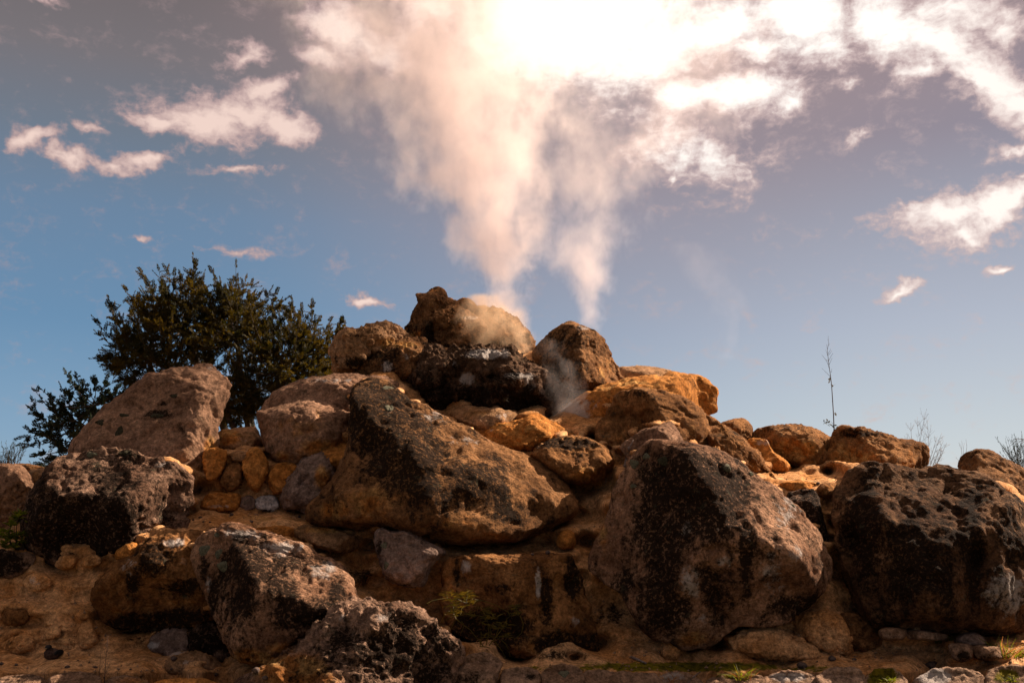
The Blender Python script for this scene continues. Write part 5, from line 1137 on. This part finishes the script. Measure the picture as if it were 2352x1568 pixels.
# ------------------------------------------------------------------ the duck resting on the path
dc = hit(*Z(11, 900, 880))[0]
sc_ = 520 * ZO[11][2] * .6125 * dc[1] / F      # body width in metres
duck = empty('duck', (dc[0], dc[1] + .03, dc[2] - .01)); duck['label'] = 'small dark brown duck resting on the orange path with its head drawn in'; duck['category'] = 'duck'
mb = MB(); n = 20
prof = [(-.62, .50, .03), (-.52, .44, .10), (-.36, .40, .27), (-.12, .38, .42), (.10, .38, .46), (.26, .42, .42), (.36, .52, .32), (.40, .64, .23), (.41, .74, .20), (.44, .83, .205), (.50, .90, .19), (.58, .91, .14), (.64, .90, .06)]
for i, (y_, z_, r_) in enumerate(prof):
    for j in range(n):
        th = 2 * math.pi * j / n
        nx = prof[min(i + 1, len(prof) - 1)]; pv = prof[max(i - 1, 0)]; tx, tz = nx[0] - pv[0], nx[1] - pv[1]; L = math.hypot(tx, tz); tx, tz = tx / L, tz / L
        wide = 1.12 if i < 6 else 1.0
        mb.v.append(np.array([math.cos(th) * r_ * wide, y_ - tz * math.sin(th) * r_, z_ + tx * math.sin(th) * r_ * (.9 if i < 6 else 1)]) * sc_)
for i in range(len(prof) - 1):
    for j in range(n): mb.f.append((i * n + j, i * n + (j + 1) % n, (i + 1) * n + (j + 1) % n, (i + 1) * n + j))
mb.f.append(tuple(range(n))[::-1]); mb.f.append(tuple((len(prof) - 1) * n + j for j in range(n)))
body = mb.build('body', M['feather']); body.parent = duck
hb = MB(); S2 = ico(3)[1]
hb.v = list(S2 * np.array([.215, .23, .20]) * sc_ + np.array([0, .47, .86]) * sc_); hb.f = [tuple(p_.vertices) for p_ in ico(3)[0].polygons]
hb.build('head_plumage', M['feather_dark'], duck)
for s in (-1, 1):
    wb = MB(); wb.v = list(S2 * np.array([.10, .46, .24]) * sc_ + np.array([s * .42, -.10, .44]) * sc_); wb.f = hb.f
    wb.build('wing', M['feather_dark'], duck)
bb = MB(); bb.v = list(S2 * np.array([.075, .15, .035]) * sc_ + np.array([0, .74, .82]) * sc_); bb.f = hb.f
bb.build('bill', M['bill'], duck)
duck.rotation_euler = (0, 0, math.radians(165))
# ------------------------------------------------------------------ steam
def plume(name, label, D, rows, dens, seed, flat=.8, col=(1, .91, .89, 1), nscale=1.0, k=1.5, aniso=.45, drift=0.0, warpk=.35, fade=None, thr=0.0):
    """rows: (py, centre px, half width px) from the bottom up, 2352-wide picture"""
    P_ = []
    for (py, cx, wpx) in rows:
        c = pt(cx, py, D); wm = wpx / F * D * 1.3
        P_.append((c[2], c[0], wm))
    z0, z1 = P_[0][0], P_[-1][0]; H = z1 - z0
    x0 = P_[0][1]
    org = Vector((x0, D, z0))
    xs = [p[1] - x0 for p in P_]; ws = [p[2] for p in P_]; ts = [(p[0] - z0) / H for p in P_]
    xm, xM = min(xs) - .01, max(xs) + .01; wM = max(ws)
    # hull
    mb = MB(); n = 28; fine_t = np.linspace(0, 1, 26)
    for t in fine_t:
        cx, ww = np.interp(t, ts, xs), np.interp(t, ts, ws)
        for j in range(n):
            th = 2 * math.pi * j / n; q = 1 + .05 * math.sin(5 * th + 9 * t + seed)
            mb.v.append(np.array([cx + ww * 1.08 * 1.06 * q * math.cos(th), drift * t + ww * 1.08 * q * flat * math.sin(th), t * H]))
    for i in range(len(fine_t) - 1):
        for j in range(n): mb.f.append((i * n + j, i * n + (j + 1) % n, (i + 1) * n + (j + 1) % n, (i + 1) * n + j))
    mb.f.append(tuple(range(n))[::-1]); mb.f.append(tuple((len(fine_t) - 1) * n + j for j in range(n)))
    m = bpy.data.materials.new(name + '_vapour'); m.use_nodes = True
    t = NT(m.node_tree); t.n.clear()
    o = t.new('ShaderNodeOutputMaterial'); v = t.new('ShaderNodeVolumePrincipled'); t.put(o.inputs['Volume'], v.outputs[0])
    v.inputs['Color'].default_value = col; v.inputs['Anisotropy'].default_value = aniso
    P = t.new('ShaderNodeTexCoord').outputs['Object']
    sp = t.new('ShaderNodeSeparateXYZ'); t.put(sp.inputs[0], P)
    zn = t.m('DIVIDE', sp.outputs[2], H, clamp=True)
    def curve(vals, lo, hi):
        nd = t.new('ShaderNodeFloatCurve'); t.put(nd.inputs[1], zn)
        cv = nd.mapping.curves[0]; pts_ = list(zip(ts, [(q - lo) / (hi - lo) for q in vals]))
        cv.points[0].location = pts_[0]; cv.points[1].location = pts_[-1]
        for q in pts_[1:-1]: cv.points.new(*q)
        nd.mapping.update()
        return t.m('MULTIPLY_ADD', nd.outputs[0], hi - lo, lo)
    cx = curve(xs, xm, xM); ww = curve(ws, 0.0, wM)
    off = t.new('ShaderNodeCombineXYZ'); t.put(off.inputs[0], seed * 3.1); t.put(off.inputs[2], seed * 1.7)
    Pn = t.vm('ADD', P, off.outputs[0])
    wv = t.vm('MULTIPLY', t.vm('SUBTRACT', t.noise(Pn, .55, 2, .5, color=True), (.5, .5, .5)), (1.5, .5, .6))
    wv = t.vm('SCALE', wv, None, t.m('MULTIPLY', ww, .9))
    sp = t.new('ShaderNodeSeparateXYZ'); t.put(sp.inputs[0], t.vm('ADD', P, wv))
    nw = t.noise(t.vm('MULTIPLY', Pn, (1, 1, .8)), .95 * nscale, 4, .62)
    nf = t.noise(t.vm('MULTIPLY', Pn, (1, 1, .75)), 3.1 * nscale, 4, .66, .4)
    rx = t.m('DIVIDE', t.m('SUBTRACT', sp.outputs[0], cx), ww)
    ry = t.m('DIVIDE', t.m('SUBTRACT', sp.outputs[1], t.m('MULTIPLY', zn, drift)), t.m('MULTIPLY', ww, flat))
    r2 = t.m('SQRT', t.m('ADD', t.m('MULTIPLY', rx, rx), t.m('MULTIPLY', ry, ry)))
    d = t.m('SUBTRACT', 1.0, r2)
    d = t.m('ADD', d, t.m('ADD', t.m('MULTIPLY_ADD', nw, k, -.5 * k), t.m('MULTIPLY_ADD', nf, k * .7, -.35 * k)))
    edge = t.rng(r2, 1.02, .80)
    dd = t.m('MULTIPLY', t.rng(d, .18 + thr, 1.15 + thr), edge)
    dd = t.m('DIVIDE', t.m('MULTIPLY', dd, dens), t.m('MULTIPLY_ADD', ww, 1.0, .25))
    ends = t.m('MULTIPLY', t.rng(zn, .0, .05), t.rng(zn, 1.0, .93))
    if fade: ends = t.m('MULTIPLY', ends, t.rng(zn, fade[0], fade[1], 1.0, fade[2]))
    t.put(v.inputs['Density'], t.m('MULTIPLY', dd, ends))
    ob = mb.build(name, m, origin=None); ob.location = org
    m.cycles.volume_step_rate = .22
    tag(ob, label, 'steam', None, 'stuff')
    return ob
plume('steam_plume', 'main column of steam rising from the crater and spreading wide towards the clouds', 17.2,
      [(805, 1150, 44), (760, 1150, 60), (700, 1138, 64), (640, 1135, 78), (580, 1138, 112), (520, 1142, 142), (460, 1140, 180), (400, 1122, 225), (330, 1100, 270), (260, 1080, 305), (180, 1055, 335), (100, 1035, 360), (0, 1050, 390), (-120, 1100, 420)],
      3.9, 1, flat=.5, k=1.75, aniso=.42)
plume('steam_plume', 'thinner second column of steam right of the main one', 17.8,
      [(775, 1375, 32), (720, 1358, 48), (650, 1352, 74), (580, 1355, 108), (510, 1372, 150), (440, 1390, 180), (370, 1420, 200), (300, 1480, 235), (220, 1550, 255), (120, 1600, 260), (0, 1620, 260)],
      1.45, 2, flat=.5, k=1.9, thr=.05, aniso=.42, fade=(.35, .75, .5))
plume('steam_wisp', 'orange-tinted puff of steam boiling over the rim rocks of the crater', 16.0,
      [(860, 1200, 50), (815, 1150, 95), (780, 1120, 110), (745, 1130, 92), (710, 1135, 66), (670, 1120, 34)], 3.4, 3, flat=.4, nscale=1.8, k=1.7, col=(1, .78, .55, 1), aniso=.15)
plume('steam_wisp', 'faint wisp of steam drifting in front of the rocks right of the crater', 14.7,
      [(975, 1330, 44), (935, 1322, 66), (890, 1310, 72), (850, 1290, 66), (810, 1265, 56), (770, 1240, 46)], .8, 4, flat=.3, nscale=1.8, k=1.8, thr=.08, aniso=.15)
plume('steam_wisp', 'very faint thin wisp of steam in the open sky right of the second column', 18.5,
      [(830, 1660, 30), (760, 1680, 46), (700, 1690, 60), (640, 1650, 80), (590, 1600, 70), (550, 1570, 40)], .22, 5, flat=.4, nscale=1.0, k=1.8, thr=.1, aniso=.25)
